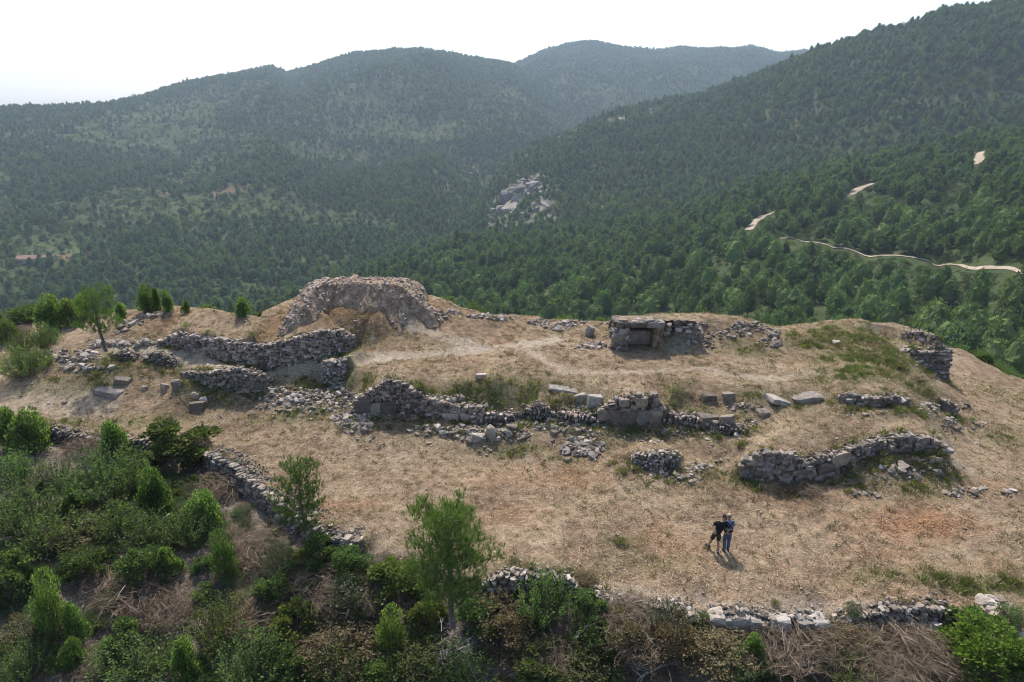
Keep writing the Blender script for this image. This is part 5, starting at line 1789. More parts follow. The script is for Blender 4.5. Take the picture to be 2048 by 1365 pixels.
def shoots_mesh(seed, mat, n=110, leaves=26, ls=.055, spread=.55):
    """Upright leafy shoots fanning out from the root: rosemary, broom and the like."""
    rng = np.random.default_rng(seed)
    C, U = [], []
    st = Bag()
    for k in range(n):
        a = rng.uniform(0, 6.28); q = rng.random() ** .6
        tip = np.array([math.cos(a) * q * spread, math.sin(a) * q * spread, (1 - .38 * q * q) * rng.uniform(.62, 1.05)])
        root = np.array([math.cos(a) * q * .2, math.sin(a) * q * .2, 0])
        bend = np.array([math.cos(a), math.sin(a), 0]) * .08 * q
        m = leaves
        t = rng.uniform(.22, 1.0, m)[:, None]
        c = root + (tip - root) * t + bend * np.sin(t * math.pi) + rng.normal(0, .022, (m, 3))
        C.append(c); d = (tip - root) / np.linalg.norm(tip - root)
        U.append(np.tile(d, (m, 1)) + rng.normal(0, .5, (m, 3)))
        if k % 3 == 0:
            V, F = tube([root, root + (tip - root) * .5 + bend, tip * .97], [.012, .008, .003], 3)
            st.add(V, F)
    C = np.concatenate(C); U = np.concatenate(U)
    V, F = leaf_quads(C, U, np.full(len(C), ls), .42, rng, .8)
    b = Bag(); b.add(V, F)
    return b.mesh('bush_foliage', [MAT[mat]]), st.mesh('bush_stems', [MAT['twig']])


def clump_mesh(seed, mat, lobes=26, per=120, ls=.075):
    """Rounded bush of leaf clumps with gaps between them."""
    rng = np.random.default_rng(seed)
    C, U = [], []
    st = Bag()
    for k in range(lobes):
        a = rng.uniform(0, 6.28); e = rng.random()
        d = np.array([math.cos(a) * math.sqrt(1 - (e * .95) ** 2), math.sin(a) * math.sqrt(1 - (e * .95) ** 2), e])
        c = d * np.array([.40, .40, .78]) * rng.uniform(.75, 1.08)
        r = rng.uniform(.10, .17)
        q = rng.normal(0, 1, (per, 3)); q /= np.linalg.norm(q, axis=1, keepdims=True)
        q[:, 2] = np.where(q[:, 2] < -.2, -q[:, 2], q[:, 2])
        C.append(c + q * r * rng.uniform(.5, 1.05, (per, 1)) * [1, 1, 1.15]); U.append(q + [0, 0, .6])
        V, F = tube([(0, 0, -.05), c * .5, c], [.018, .012, .004], 3)
        st.add(V, F)
    C = np.concatenate(C); U = np.concatenate(U)
    C[:, 2] = np.maximum(C[:, 2], .02)
    V, F = leaf_quads(C, U, np.full(len(C), ls), .62, rng, 1.0)
    b = Bag(); b.add(V, F)
    return b.mesh('bush_foliage', [MAT[mat]]), st.mesh('bush_stems', [MAT['twig']])


def brush_mesh(seed, n=900, mat='twig', flow=.6, leafy=0, leafmat='dryleaf'):
    """Cut branches thrown on a heap, roughly combed in one direction; unit wide and high."""
    rng = np.random.default_rng(seed)
    b = Bag()
    C = []
    for k in range(n):
        a = rng.uniform(0, 6.28); q = math.sqrt(rng.random()) * .46
        x, y = math.cos(a) * q, math.sin(a) * q
        z = (1 - (q / .5) ** 2) * rng.random() * .8
        ang = rng.normal(0, .42) + 1.4 * math.sin(x * 3 + seed) + .9 * math.sin(y * 5 + seed * 2) + (0 if rng.random() < flow else rng.uniform(0, 6.28))
        L = rng.uniform(.08, .28)
        d = np.array([math.cos(ang), math.sin(ang), rng.normal(.1, .28)])
        c = rng.normal(0, .05, 3)
        p0 = np.array([x, y, max(z, .01)])
        pts = [p0, p0 + d * L * .5 + c + [0, 0, .06], p0 + d * L + c * 1.5]
        for p_ in pts:
            p_[2] = max(p_[2], .0)
        r0 = rng.choice([.0026, .0042, .008], p=[.66, .28, .06])
        V, F = tube(pts, [r0, r0 * .7, r0 * .25], 3)
        b.add(V, F)
        for j in range(4):
            s0 = pts[1] * (1 - j * .25) + pts[2] * (j * .25)
            e0 = s0 + (d * .7 + rng.normal(0, .7, 3)) * L * .42
            V, F = tube([s0, e0], [r0 * .5, r0 * .15], 3)
            b.add(V, F)
            if leafy and rng.random() < .7:
                C.append(e0 + rng.normal(0, .03, (leafy, 3)))
    me_ = b.mesh('branches', [MAT[mat]])
    lf = None
    if C:
        C = np.concatenate(C)
        V, F = leaf_quads(C, rng.normal(0, 1, C.shape) + [0, 0, .4], np.full(len(C), .05), .6, rng)
        bb = Bag(); bb.add(V, F)
        lf = bb.mesh('dry_leaves', [MAT[leafmat]])
    return me_, lf


SHO = [shoots_mesh(700, 'rosemary'), shoots_mesh(701, 'rosemary', 140, 24, .05, .6), shoots_mesh(702, 'mastic_dark', 110, 26, .05), shoots_mesh(703, 'greygreen', 120, 22, .045, .55), shoots_mesh(704, 'rosemary', 90, 30, .06, .5)]
CLU = [clump_mesh(710, 'rosemary'), clump_mesh(711, 'mastic_dark'), clump_mesh(712, 'mastic', 44, 130, .055), clump_mesh(713, 'dryleaf', 24, 90, .06), clump_mesh(714, 'rosemary', 34, 110, .06), clump_mesh(715, 'greygreen', 26, 100, .05)]
BRU = [brush_mesh(720), brush_mesh(721, 950, 'twig', .7), brush_mesh(722, 520, 'twig', .5, 6), brush_mesh(723, 150, 'twig_pale', .4), brush_mesh(724, 480, 'twig', .6, 8, 'mastic_dark')]

# kind: s shoots, c clumps; column, row of the foot, width, height (photograph pixels)
BL = [
    ('c', 1, 352, 932, 150, 86, 'wide dark olive bush at the head of the slanting boundary wall'),
    ('s', 1, 200, 1012, 150, 110, 'large feathery green bush in the middle of the upper left scrub'),
    ('s', 4, 268, 1000, 90, 80, 'dense green bush between the large feathery bush and the twin plumed juniper'),
    ('s', 3, 95, 985, 100, 62, 'greyish green bush left of the large feathery bush'),
    ('s', 0, 25, 985, 100, 80, 'green bush at the left edge under the junipers'),
    ('s', 1, 30, 1075, 130, 100, 'leafy green bush filling the left edge beside the bare patch'),
    ('s', 0, 95, 1120, 130, 90, 'leafy green bush below the dry branches of the left scrub'),
    ('c', 4, 170, 1165, 110, 70, 'mid green bush above the grey brush tangle at lower left'),
    ('c', 0, 20, 1205, 90, 100, 'very dark glossy bush at the left edge beside the tall juniper column'),
    ('s', 4, 230, 1085, 110, 80, 'green bush just below the brown twig heap of the left scrub'),
    ('s', 0, 300, 1115, 120, 86, 'deep green bush left of the small bright juniper'),
    ('c', 4, 285, 1180, 110, 90, 'dark green bush whose right side carries the small bright juniper'),
    ('s', 1, 370, 1095, 100, 80, 'green bush in front of the broad two headed juniper'),
    ('c', 0, 240, 1320, 80, 76, 'olive green bush left of the cut twig bundle at lower left'),
    ('s', 3, 60, 1300, 100, 70, 'dull green bush at the foot of the tall juniper column'),
    ('s', 0, 40, 1372, 110, 80, 'green bush in the bottom left corner'),
    ('s', 1, 250, 1385, 170, 90, 'broad leafy bush along the bottom edge, left part'),
    ('s', 2, 440, 1310, 130, 110, 'light olive bush right of the two tiered juniper'),
    ('s', 0, 500, 1390, 150, 120, 'large bright green bush at the bottom edge between juniper and dry brush'),
    ('c', 4, 580, 1385, 90, 90, 'rounded green bush at the bottom edge right of the large bright one'),
    ('c', 0, 545, 1220, 90, 66, 'dark bush in the hollow below the young pine'),
    ('c', 1, 590, 1290, 100, 80, 'dark leafy bush beside the combed dry branches'),
    ('c', 0, 640, 1140, 90, 60, 'shrub at the base of the young pine by the wall end'),
    ('c', 4, 700, 1165, 90, 66, 'green shrub below the right end of the slanting wall'),
    ('s', 3, 560, 1155, 80, 52, 'grey twiggy shrub left of the young pine foot'),
    ('c', 2, 780, 1160, 46, 44, 'small rounded green shrub left of the tall pine crown'),
    ('c', 1, 790, 1210, 120, 70, 'yellowish olive shrub behind the knobbly emerald juniper'),
    ('c', 5, 700, 1240, 110, 66, 'dusty grey green shrub above the fallen forked branch'),
    ('s', 2, 680, 1385, 120, 90, 'olive shrub at the bottom edge under the forked branch'),
    ('c', 1, 850, 1270, 90, 70, 'olive brown shrub left of the tall pine trunk'),
    ('c', 4, 960, 1280, 110, 70, 'mid green shrub right of the tall pine trunk'),
    ('s', 0, 930, 1390, 130, 74, 'dark green shrub at the bottom edge below the tall pine'),
    ('s', 0, 1085, 1262, 120, 110, 'upright green bush below the low tumbled terrace wall'),
    ('c', 0, 1180, 1262, 80, 60, 'dark green bush in the shadow right of the upright bush'),
    ('s', 4, 1185, 1310, 90, 66, 'green bush behind the grey fallen limb near bottom centre'),
    ('c', 3, 1020, 1320, 110, 76, 'bush of withered yellow leaves right of the silvery branches'),
    ('c', 1, 1090, 1375, 120, 66, 'olive bush at the bottom edge near the centre'),
    ('c', 3, 1250, 1320, 120, 70, 'browned leafy bush below the scree of pale stones'),
    ('s', 3, 1330, 1275, 100, 66, 'pale straw coloured shrub under the slumped wall end'),
    ('c', 3, 1350, 1340, 120, 80, 'large browned bush right of bottom centre'),
    ('s', 0, 1400, 1278, 50, 66, 'thin green bush between slumped wall and boulder row'),
    ('s', 1, 1470, 1375, 100, 66, 'dark green bush at the bottom edge left of the lime green juniper'),
    ('c', 2, 1985, 1390, 180, 128, 'large round bright yellow green bush in the lower right corner'),
    ('c', 0, 1935, 1275, 84, 66, 'dark green shrub left of the boulder mound at lower right'),
    ('s', 0, 2030, 1262, 60, 46, 'weedy green shrub at the right edge below the boulder mound'),
    ('s', 2, 1700, 1380, 120, 56, 'green shrub at the bottom edge under the grey brush at lower right'),
    ('c', 5, 1705, 1245, 50, 34, 'small weedy shrub between boulder row and low rubble wall'),
    # beyond the ruins on the left
    ('s', 1, 40, 764, 90, 66, 'low spreading bright bush beside the grey rock at the left edge'),
    ('s', 1, 62, 742, 60, 40, 'smaller bush just behind the low spreading bush at left'),
    ('s', 0, 88, 702, 62, 52, 'fan shaped dark bush on the dry slope below the leftmost junipers'),
    ('s', 0, 34, 712, 58, 46, 'dark bush left of the fan shaped bush'),
    ('c', 4, 8, 690, 54, 60, 'dark bush at the left edge above the dry slope'),
    ('c', 4, 48, 650, 90, 44, 'wide dark scrub on the left skyline between junipers'),
]
for i, (kd, k_, u, v, w_, h_, lab) in enumerate(BL):
    fo, st = (SHO if kd == 's' else CLU)[k_]
    plant('bush', lab, 'bush', u, v, w_, h_, fo, 800 + i, st)

PL = [
    (0, 255, 1205, 170, 66, 'tangle of grey brown cut branches in the middle of the lower left scrub'),
    (1, 330, 1250, 120, 56, 'dark hollow brush tangle with bleached sticks left of centre'),
    (2, 165, 1075, 130, 40, 'heap of orange brown twigs in the left scrub'),
    (1, 180, 905, 120, 34, 'combed cut branches lying below the low left wall'),
    (0, 440, 985, 130, 56, 'dry brush at the foot of the slanting boundary wall'),
    (0, 500, 1120, 130, 70, 'brown dry brush between slender juniper and young pine'),
    (1, 500, 1265, 150, 70, 'combed pale branches pointing down right, left of centre'),
    (0, 640, 1200, 130, 60, 'reddish brown cut branches below the wall end'),
    (2, 690, 1310, 150, 80, 'leafy brown brush beneath the forked branch'),
    (0, 745, 1215, 90, 60, 'round tuft of grey dry brush left of the knobbly juniper'),
    (4, 850, 1345, 130, 60, 'half green cut branches at the foot of the tall pine'),
    (3, 915, 1315, 130, 70, 'silvery bare branches spread around the tall pine trunk'),
    (2, 1020, 1255, 120, 60, 'withered branches thrown below the low tumbled wall'),
    (0, 1110, 1345, 140, 70, 'grey brush clump near the bottom centre'),
    (4, 1180, 1365, 140, 60, 'half green brush with a pale limb at the bottom centre'),
    (0, 1260, 1255, 120, 46, 'dry brush hanging over the scree of pale stones'),
    (1, 1300, 1330, 150, 76, 'brown tangled brush right of bottom centre'),
    (2, 1420, 1335, 130, 66, 'browned branches beside the lime green juniper'),
    (1, 1570, 1345, 190, 80, 'broad combed grey brush pile below the row of big boulders'),
    (1, 1640, 1300, 140, 60, 'grey brush pile right under the last big boulder'),
    (0, 1760, 1365, 190, 90, 'large tangled brush pile at the bottom right'),
    (1, 1830, 1325, 170, 76, 'combed grey brush pile below the perched pale block'),
    (0, 1880, 1375, 120, 70, 'brush pile touching the large round bright bush'),
    (2, 1690, 1285, 90, 36, 'thin dry brush below the weedy gap of the terrace edge'),
    (1, 1600, 975, 90, 16, 'dry cut brush at the foot of the wavy dark wall'),
    (0, 30, 676, 60, 24, 'grey dead brush on the left slope behind the dark bush'),
    (2, 60, 1290, 90, 46, 'dry twigs at the left foot of the tall juniper column'),
    (1, 180, 1345, 120, 30, 'cut twig bundle lying in front of the tall juniper column'),
    (2, 1170, 1172, 44, 20, 'clump of rust coloured dry fern at the field edge'),
]
for i, (k_, u, v, w_, h_, lab) in enumerate(PL):
    br, lf = BRU[k_]
    p = hit(u, v)
    W = px(p, w_); H = min(px(p, h_), .9)
    p = p + np.array([0, W * .2, 0]); p[2] = float(zg(p[0], p[1])) - .02
    rr_ = np.random.default_rng(860 + i)
    root = thing('brush_pile', lab, 'brush', p, rr_.uniform(-.6, .6) + (3.1 if rr_.random() < .4 else 0))
    root.scale = (W, W, H)
    obj('branches', br, root)
    if lf:
        obj('dry_leaves', lf, root)


def limb(label, pts_px, r, seed, lift=.35, mat='twig_pale'):
    """A single fallen branch with side twigs, lying over the brush."""
    rng = np.random.default_rng(seed)
    P3 = [hit(u, v) + np.array([0, 0, lift]) for (u, v) in pts_px]
    base = P3[0].copy()
    pts = [q - base for q in P3]
    b = Bag()
    V, F = tube(pts, np.linspace(r, r * .35, len(pts)), 6); b.add(V, F)
    tw = Bag()
    dirv = pts[-1] - pts[0]
    for k in range(9):
        t = rng.uniform(.35, 1.0)
        i = min(int(t * (len(pts) - 1)), len(pts) - 2)
        s0 = pts[i] + (pts[i + 1] - pts[i]) * rng.random()
        e0 = s0 + (dirv / np.linalg.norm(dirv) + rng.normal(0, .45, 3)) * rng.uniform(.3, .7)
        m0 = (s0 + e0) / 2 + rng.normal(0, .05, 3)
        V, F = tube([s0, m0, e0], [r * .4, r * .28, r * .1], 4); tw.add(V, F)
    root = thing('fallen_branch', label, 'branch', base)
    obj('limb', b.mesh('limb', [MAT[mat]], True), root)
    obj('twigs', tw.mesh('twigs', [MAT[mat]]), root)


limb('grey forked branch fallen on the brush left of the knobbly juniper', [(700, 1235), (690, 1262), (670, 1290), (640, 1315)], .045, 881)
limb('thick pale limb lying across the brush near bottom centre', [(1203, 1246), (1185, 1262), (1165, 1275), (1150, 1296)], .05, 882)
limb('white peeled branch on the ground right of the tall pine trunk', [(942, 1290), (925, 1302), (905, 1312), (880, 1318)], .045, 883, .3)
limb('pale branch with fork at the bottom edge near the centre', [(1352, 1340), (1325, 1350), (1300, 1362), (1280, 1372)], .035, 884)
limb('thin brown branch standing in the brush below the boulder row', [(1560, 1262), (1566, 1290), (1572, 1320)], .03, 885, .4)
limb('forked brown stick in front of the tall pine foot', [(828, 1318), (838, 1338), (852, 1358)], .03, 886, .15, 'twig')
limb('long bleached stick lying below the dark bush in the left scrub', [(345, 1045), (320, 1065), (290, 1085), (265, 1100)], .035, 887, .45)
limb('pale stick beside the tall juniper column', [(215, 1262), (180, 1266), (150, 1262), (128, 1268)], .026, 888, .22, 'twig')

# low growth filling the scrub: nobody could count it
rng = np.random.default_rng(71)
n_ = 3800
a_ = rng.uniform(R(-47), R(47), n_); r_ = np.sqrt(rng.uniform(11 ** 2, 34 ** 2, n_))
X_, Y_ = r_ * np.sin(a_), r_ * np.cos(a_)
sd_ = scrub_sd(X_, Y_)
gap = fbm(X_ * .5, Y_ * .5, 66, 3)
k_ = (sd_ > .5) & (gap > -.28)
X_, Y_ = X_[k_], Y_[k_]
Z_ = zg(X_, Y_)
S_ = rng.uniform(.3, .75, len(X_))
UND = [SHO[0][0], SHO[1][0], SHO[3][0], CLU[1][0], CLU[0][0], CLU[3][0], BRU[0][0], BRU[2][0], BRU[1][0]]
lf_ = np.clip((X_ + 12) / 22 + rng.normal(0, .2, len(X_)), 0, 1)      # greener to the left, drier to the right
gi_ = rng.choice(5, len(X_), p=[.28, .22, .2, .15, .15]); di_ = 5 + rng.choice(4, len(X_), p=[.2, .35, .2, .25])
vi_ = np.where(rng.random(len(X_)) < .12 + .55 * lf_, di_, gi_)
gn_scatter('scrub', X_, Y_, Z_ - .03, np.stack([S_ * 1.3, S_ * 1.3, S_ * rng.uniform(.5, .9, len(X_))], -1), vi_, UND, 73, kind='stuff', label='low tangle of green shoots and dry twigs covering the slope in front', category='scrub')

# scrub and young trees on the brink to the right, below the terrace
n_ = 2600
a_ = rng.uniform(R(-47), R(47), n_); r_ = np.sqrt(rng.uniform(36 ** 2, 66 ** 2, n_))
X_, Y_ = r_ * np.sin(a_), r_ * np.cos(a_)
d_, _, _, _, _ = poly_dist(EDGE, X_, Y_)
side = (X_ > 22) | (X_ < -24)
k_ = (d_ > np.where(side, 1.2, 3.0)) & (d_ < 26)
X_, Y_, d_ = X_[k_], Y_[k_], d_[k_]
S_ = rng.uniform(.7, 1.5, len(X_)) * np.interp(d_, [0, 10], [.5, 1.15])
gn_scatter('brink_scrub', X_, Y_, zg(X_, Y_) - .05, np.stack([S_ * 1.4, S_ * 1.4, S_], -1), rng.choice(5, len(X_), p=[.3, .25, .15, .15, .15]), [SHO[0][0], SHO[1][0], CLU[1][0], CLU[0][0], CLU[4][0]], 74, kind='stuff', label='dense green scrub on the slope falling away beyond the terrace', category='scrub')

# ------------------------------------------------------------------ straw, weeds and small stones on the mown ground
def blades(name, X, Y, length, width, rise, mat, seed, label, cat):
    rng = np.random.default_rng(seed)
    n = len(X)
    Z = zg(X, Y)
    a = rng.uniform(0, 6.28, n)
    L = length * rng.uniform(.5, 1.5, n)
    up = np.clip(rng.normal(rise, .25, n), -.05, 1.4)
    d = np.stack([np.cos(a) * np.cos(up), np.sin(a) * np.cos(up), np.sin(up)], -1)
    s = np.stack([-np.sin(a), np.cos(a), np.zeros(n)], -1)
    w = (width * rng.uniform(.6, 1.5, n))[:, None]
    c = np.stack([X, Y, Z + .015], -1)
    V = np.stack([c - s * w, c + s * w, c + d * L[:, None]], 1).reshape(-1, 3)
    obj(name, mesh_np(name, V, np.arange(3 * n).reshape(n, 3), [mat]), kind='stuff', label=label, category=cat)


MAT['straw'] = leaf_mat('straw', (.17, .115, .07), (.36, .27, .175), (.54, .44, .30), .15)
MAT['weed'] = leaf_mat('weeds', (.07, .078, .028), (.125, .135, .05), (.20, .20, .085), .35)
MAT['rust'] = leaf_mat('rusty dry leaves', (.16, .07, .03), (.30, .145, .065), (.42, .23, .12), .2)
rng = np.random.default_rng(91)


def field_points(n, r0=15, r1=47):
    a = rng.uniform(R(-46), R(46), n); r = np.sqrt(rng.uniform(r0 * r0, r1 * r1, n))
    X, Y = r * np.sin(a), r * np.cos(a)
    d, _, _, _, _ = poly_dist(EDGE, X, Y)
    pa, gr, re, wi = ground_masks(X, Y)
    k = d < .4
    return X[k], Y[k], pa[k], gr[k], re[k], wi[k]


X_, Y_, pa, gr, re, wi = field_points(300000)
pt = fbm(X_ * .6, Y_ * .6, 95, 4)
k_ = rng.random(len(X_)) < (.55 + .5 * pt) * (1 - pa * .85) * (1 - gr * .6) * (1 - wi)
blades('straw', X_[k_], Y_[k_], .13, .011, .12, MAT['straw'], 92, 'dry mown straw lying over the terraces', 'straw')
k_ = rng.random(len(X_)) < np.clip(gr * 1.0 - .1 + .3 * pt, 0, 1) * (1 - pa * .8) * (1 - wi)
blades('weeds', X_[k_], Y_[k_], .12, .014, .8, MAT['weed'], 93, 'green weeds and grass in patches over the terraces', 'weeds')
k_ = rng.random(len(X_)) < np.clip(re * .6 - .05, 0, 1) * (1 - wi)
blades('dry_leaves', X_[k_], Y_[k_], .09, .02, .25, MAT['rust'], 94, 'rust coloured dry leaves scattered on the field', 'leaves')

# tufts: low weeds on the banks and along the foot of the walls
X_, Y_, pa, gr, re, wi = field_points(60000)
wd = np.full(len(X_), 9.0)
for w in WALLS.values():
    d_, s_, o_ = wall_coords(w, X_, Y_)
    wd = np.minimum(wd, np.hypot(np.maximum(np.abs(d_ + .15) - .2, 0), np.maximum(o_, 0)))
k_ = rng.random(len(X_)) < np.clip(np.maximum(gr - .35, .55 * np.exp(-(wd / .45) ** 2)) * .8 * (1 - pa), 0, 1) * (1 - wi)
X_, Y_, gr = X_[k_], Y_[k_], gr[k_]


def tuft_mesh(seed, mat, n=46):
    rr = np.random.default_rng(seed)
    c = np.column_stack([rr.normal(0, .22, (n, 2)), np.zeros(n)])
    up = np.column_stack([c[:, :2] * 1.5 + rr.normal(0, .35, (n, 2)), np.full(n, 1.0)])
    V, F = leaf_quads(c, up, rr.uniform(.5, 1.0, n), .09, rr, .3)
    b = Bag(); b.add(V, F)
    return b.mesh('tuft', [MAT[mat]])


S_ = rng.uniform(.10, .30, len(X_))
gn_scatter('bank_weeds', X_, Y_, zg(X_, Y_) - .02, np.stack([S_ * 1.3, S_ * 1.3, S_], -1), rng.choice(5, len(X_), p=[.3, .25, .2, .15, .1]), [tuft_mesh(1, 'weed'), tuft_mesh(2, 'weed', 60), tuft_mesh(3, 'straw'), tuft_mesh(4, 'mastic_dark'), SHO[2][0]], 75, kind='stuff', label='tufts of weeds on the banks and along the wall feet', category='weeds')

# dry tufts left standing on the mown field
X_, Y_, pa, gr, re, wi = field_points(30000)
k_ = rng.random(len(X_)) < (.5 + .5 * fbm(X_ * .5, Y_ * .5, 97)) * (1 - pa) * (1 - wi)
X_, Y_ = X_[k_], Y_[k_]
S_ = rng.uniform(.05, .15, len(X_))
gn_scatter('dry_tufts', X_, Y_, zg(X_, Y_) - .01, np.stack([S_ * 2.0, S_ * 2.0, S_], -1), rng.choice(3, len(X_), p=[.45, .35, .2]), [tuft_mesh(5, 'straw', 30), tuft_mesh(6, 'dryleaf', 24), tuft_mesh(7, 'weed', 24)], 77, kind='stuff', label='low dry tufts left standing on the mown terraces', category='grass')

# small stones
X_, Y_, pa, gr, re, wi = field_points(60000)
wd = np.full(len(X_), 9.0)
for w in WALLS.values():
    d_, s_, o_ = wall_coords(w, X_, Y_)
    wd = np.minimum(wd, np.hypot(np.abs(d_), np.maximum(o_, 0)))
lf_ = np.exp(-((X_ + 24) / 8) ** 2) * .10
band = np.exp(-(dist_line(line_px([(500, 800), (700, 845), (900, 862), (1100, 872), (1300, 872), (1480, 905)], 4), X_, Y_) / 1.1) ** 2)
k_ = rng.random(len(X_)) < .018 + .20 * np.exp(-(wd / .9) ** 2) + lf_ + .05 * pa + .22 * band
X_, Y_, band = X_[k_], Y_[k_], band[k_]
PEB = []
for q in range(6):
    rr = np.random.default_rng(950 + q)
    d = rr.normal(0, 1, (9, 3)); d /= np.linalg.norm(d, axis=1, keepdims=True)
    PEB.append(hull_mesh('pebble', d * .5 * [1, .8, .6], ('stone', 'stone_pale', 'stone_warm')[q % 3]))
S_ = .05 + (.13 + .14 * band) * rng.random(len(X_)) ** 2.5
gn_scatter('loose_stones', X_, Y_, zg(X_, Y_) + S_ * .15, np.stack([S_, S_, S_], -1), rng.integers(0, 6, len(X_)), PEB, 76, kind='stuff', label='small loose stones strewn over the terraces', category='stones')


# ------------------------------------------------------------------ two people walking away
def skin_part(name, verts, edges, radii, mat, parent=None, loc=None, sub=2, root=0, **props):
    me = bpy.data.meshes.new(name)
    me.from_pydata([tuple(v) for v in verts], edges, [])
    o = bpy.data.objects.new(name, me)
    COL.objects.link(o)
    sk = o.modifiers.new('skin', 'SKIN')
    sk.use_smooth_shade = True
    for i, r in enumerate(radii):
        d = me.skin_vertices[0].data[i]
        d.radius = (r, r) if not isinstance(r, tuple) else r
        d.use_root = (i == root)
    su = o.modifiers.new('sub', 'SUBSURF')
    su.levels = sub; su.render_levels = sub
    dg = bpy.context.evaluated_depsgraph_get()
    m2 = bpy.data.meshes.new_from_object(o.evaluated_get(dg))
    bpy.data.objects.remove(o)
    bpy.data.meshes.remove(me)
    m2.materials.clear()
    m2.materials.append(mat)
    m2.polygons.foreach_set('use_smooth', [True] * len(m2.polygons))
    m2.name = name
    return obj(name, m2, parent, loc, **props)


def cloth_mat(name, col):
    return rough_mat(name, [(0.2, [c * .8 for c in col]), (0.8, [c * 1.15 for c in col])], 12, .3, 60, rand=False, mott=(.85, 1.1))


SKIN = cloth_mat('skin', (.36, .20, .14))


class Skel:
    def __init__(self):
        self.v, self.e, self.r, self.i = [], [], [], {}

    def add(self, name, p, r, to=None):
        self.i[name] = len(self.v)
        self.v.append(np.array(p, float)); self.r.append(r)
        if to is not None:
            self.e.append((self.i[to], self.i[name]))


def hand(sk, side, wrist, pos, dirv, out):
    """Palm, four fingers of different length and a thumb, slightly curled."""
    dirv = np.array(dirv, float); dirv /= np.linalg.norm(dirv)
    out = np.array(out, float); out -= dirv * (out @ dirv); out /= np.linalg.norm(out)
    nrm = np.cross(dirv, out)
    pos = np.array(pos, float)
    sk.add(side + 'palm', pos + dirv * .05, .026, wrist)
    sk.add(side + 'knuckle', pos + dirv * .085, .024, side + 'palm')
    for k, (o_, L) in enumerate(((-.03, .065), (-.010, .078), (.010, .072), (.029, .055))):
        b = pos + dirv * .095 + out * o_
        sk.add('%sf%da' % (side, k), b, .009, side + 'knuckle')
        sk.add('%sf%db' % (side, k), b + dirv * L * .55 + nrm * .012, .0085, '%sf%da' % (side, k))
        sk.add('%sf%dc' % (side, k), b + dirv * L * .9 + nrm * .034, .0075, '%sf%db' % (side, k))
    t = pos + dirv * .035 - out * .03
    sk.add(side + 'ta', t, .011, side + 'palm')
    sk.add(side + 'tb', t + dirv * .035 - out * .022, .010, side + 'ta')
    sk.add(side + 'tc', t + dirv * .062 - out * .026 + nrm * .015, .0085, side + 'tb')


def head_mesh(name, mat, parent, loc, tilt):
    bm = bmesh.new()
    bmesh.ops.create_uvsphere(bm, u_segments=20, v_segments=14, radius=1)
    for v in bm.verts:
        x, y, z = v.co
        w = 1.0 - .22 * max(0, -z)
        v.co = (x * .078 * w, y * .098 * (w + .02) + (.012 if z < -.2 and y > 0 else 0), z * .118)
    me = bpy.data.meshes.new(name)

    def lump(p, s):
        r = bmesh.ops.create_uvsphere(bm, u_segments=8, v_segments=6, radius=1)
        for v in r['verts']:
            v.co = Vector((v.co.x * s[0] + p[0], v.co.y * s[1] + p[1], v.co.z * s[2] + p[2]))
    lump((0, .104, -.012), (.013, .018, .024))          # nose
    lump((0, .095, -.058), (.026, .010, .007))          # lips
    for sx in (-1, 1):
        lump((sx * .032, .086, .012), (.014, .010, .010))   # eyes under the brow
        lump((sx * .080, -.004, -.004), (.010, .022, .033))  # ears
    bm.to_mesh(me); bm.free()
    me.materials.append(mat)
    me.polygons.foreach_set('use_smooth', [True] * len(me.polygons))
    return obj(name, me, parent, loc, tilt)


def cap_mesh(name, mat, parent, loc, tilt, brim_dir=1):
    bm = bmesh.new()
    bmesh.ops.create_uvsphere(bm, u_segments=20, v_segments=14, radius=1)
    bmesh.ops.delete(bm, geom=[v for v in bm.verts if v.co.z < -.02], context='VERTS')
    for v in bm.verts:
        v.co = (v.co.x * .088, v.co.y * .108, v.co.z * .100 + .028)
    c = bm.verts.new((0, brim_dir * .10, .03))
    ring = [bm.verts.new((math.sin(t) * .082, brim_dir * (.085 + math.cos(t) * .10 * (abs(math.cos(t)) ** .3)), .026 - .015 * math.cos(t))) for t in np.linspace(-1.5, 1.5, 9)]
    for a, b in zip(ring[:-1], ring[1:]):
        bm.faces.new((c, a, b))
    me = bpy.data.meshes.new(name)
    bm.to_mesh(me); bm.free()
    me.materials.append(mat)
    me.polygons.foreach_set('use_smooth', [True] * len(me.polygons))
    o = obj(name, me, parent, loc, tilt)
    return o


def shoe(parent, p, yaw, mat):
    bm = bmesh.new()
    bmesh.ops.create_cube(bm, size=1)
    bmesh.ops.subdivide_edges(bm, edges=bm.edges[:], cuts=3, use_grid_fill=True)
    for v in bm.verts:
        x, y, z = v.co
        w = .095 * (1 - .5 * max(0, abs(y) - .3)) * (1 - .25 * max(0, z + .1))
        v.co = (x * w * (1 if abs(y) < .49 else .7), y * .28, (z + .5) * (.10 if y < .05 else .10 - .09 * (y - .05)))
    me = bpy.data.meshes.new('shoe')
    bm.to_mesh(me); bm.free()
    me.materials.append(mat)
    me.polygons.foreach_set('use_smooth', [True] * len(me.polygons))
    return obj('shoe', me, parent, p, (0, 0, yaw))


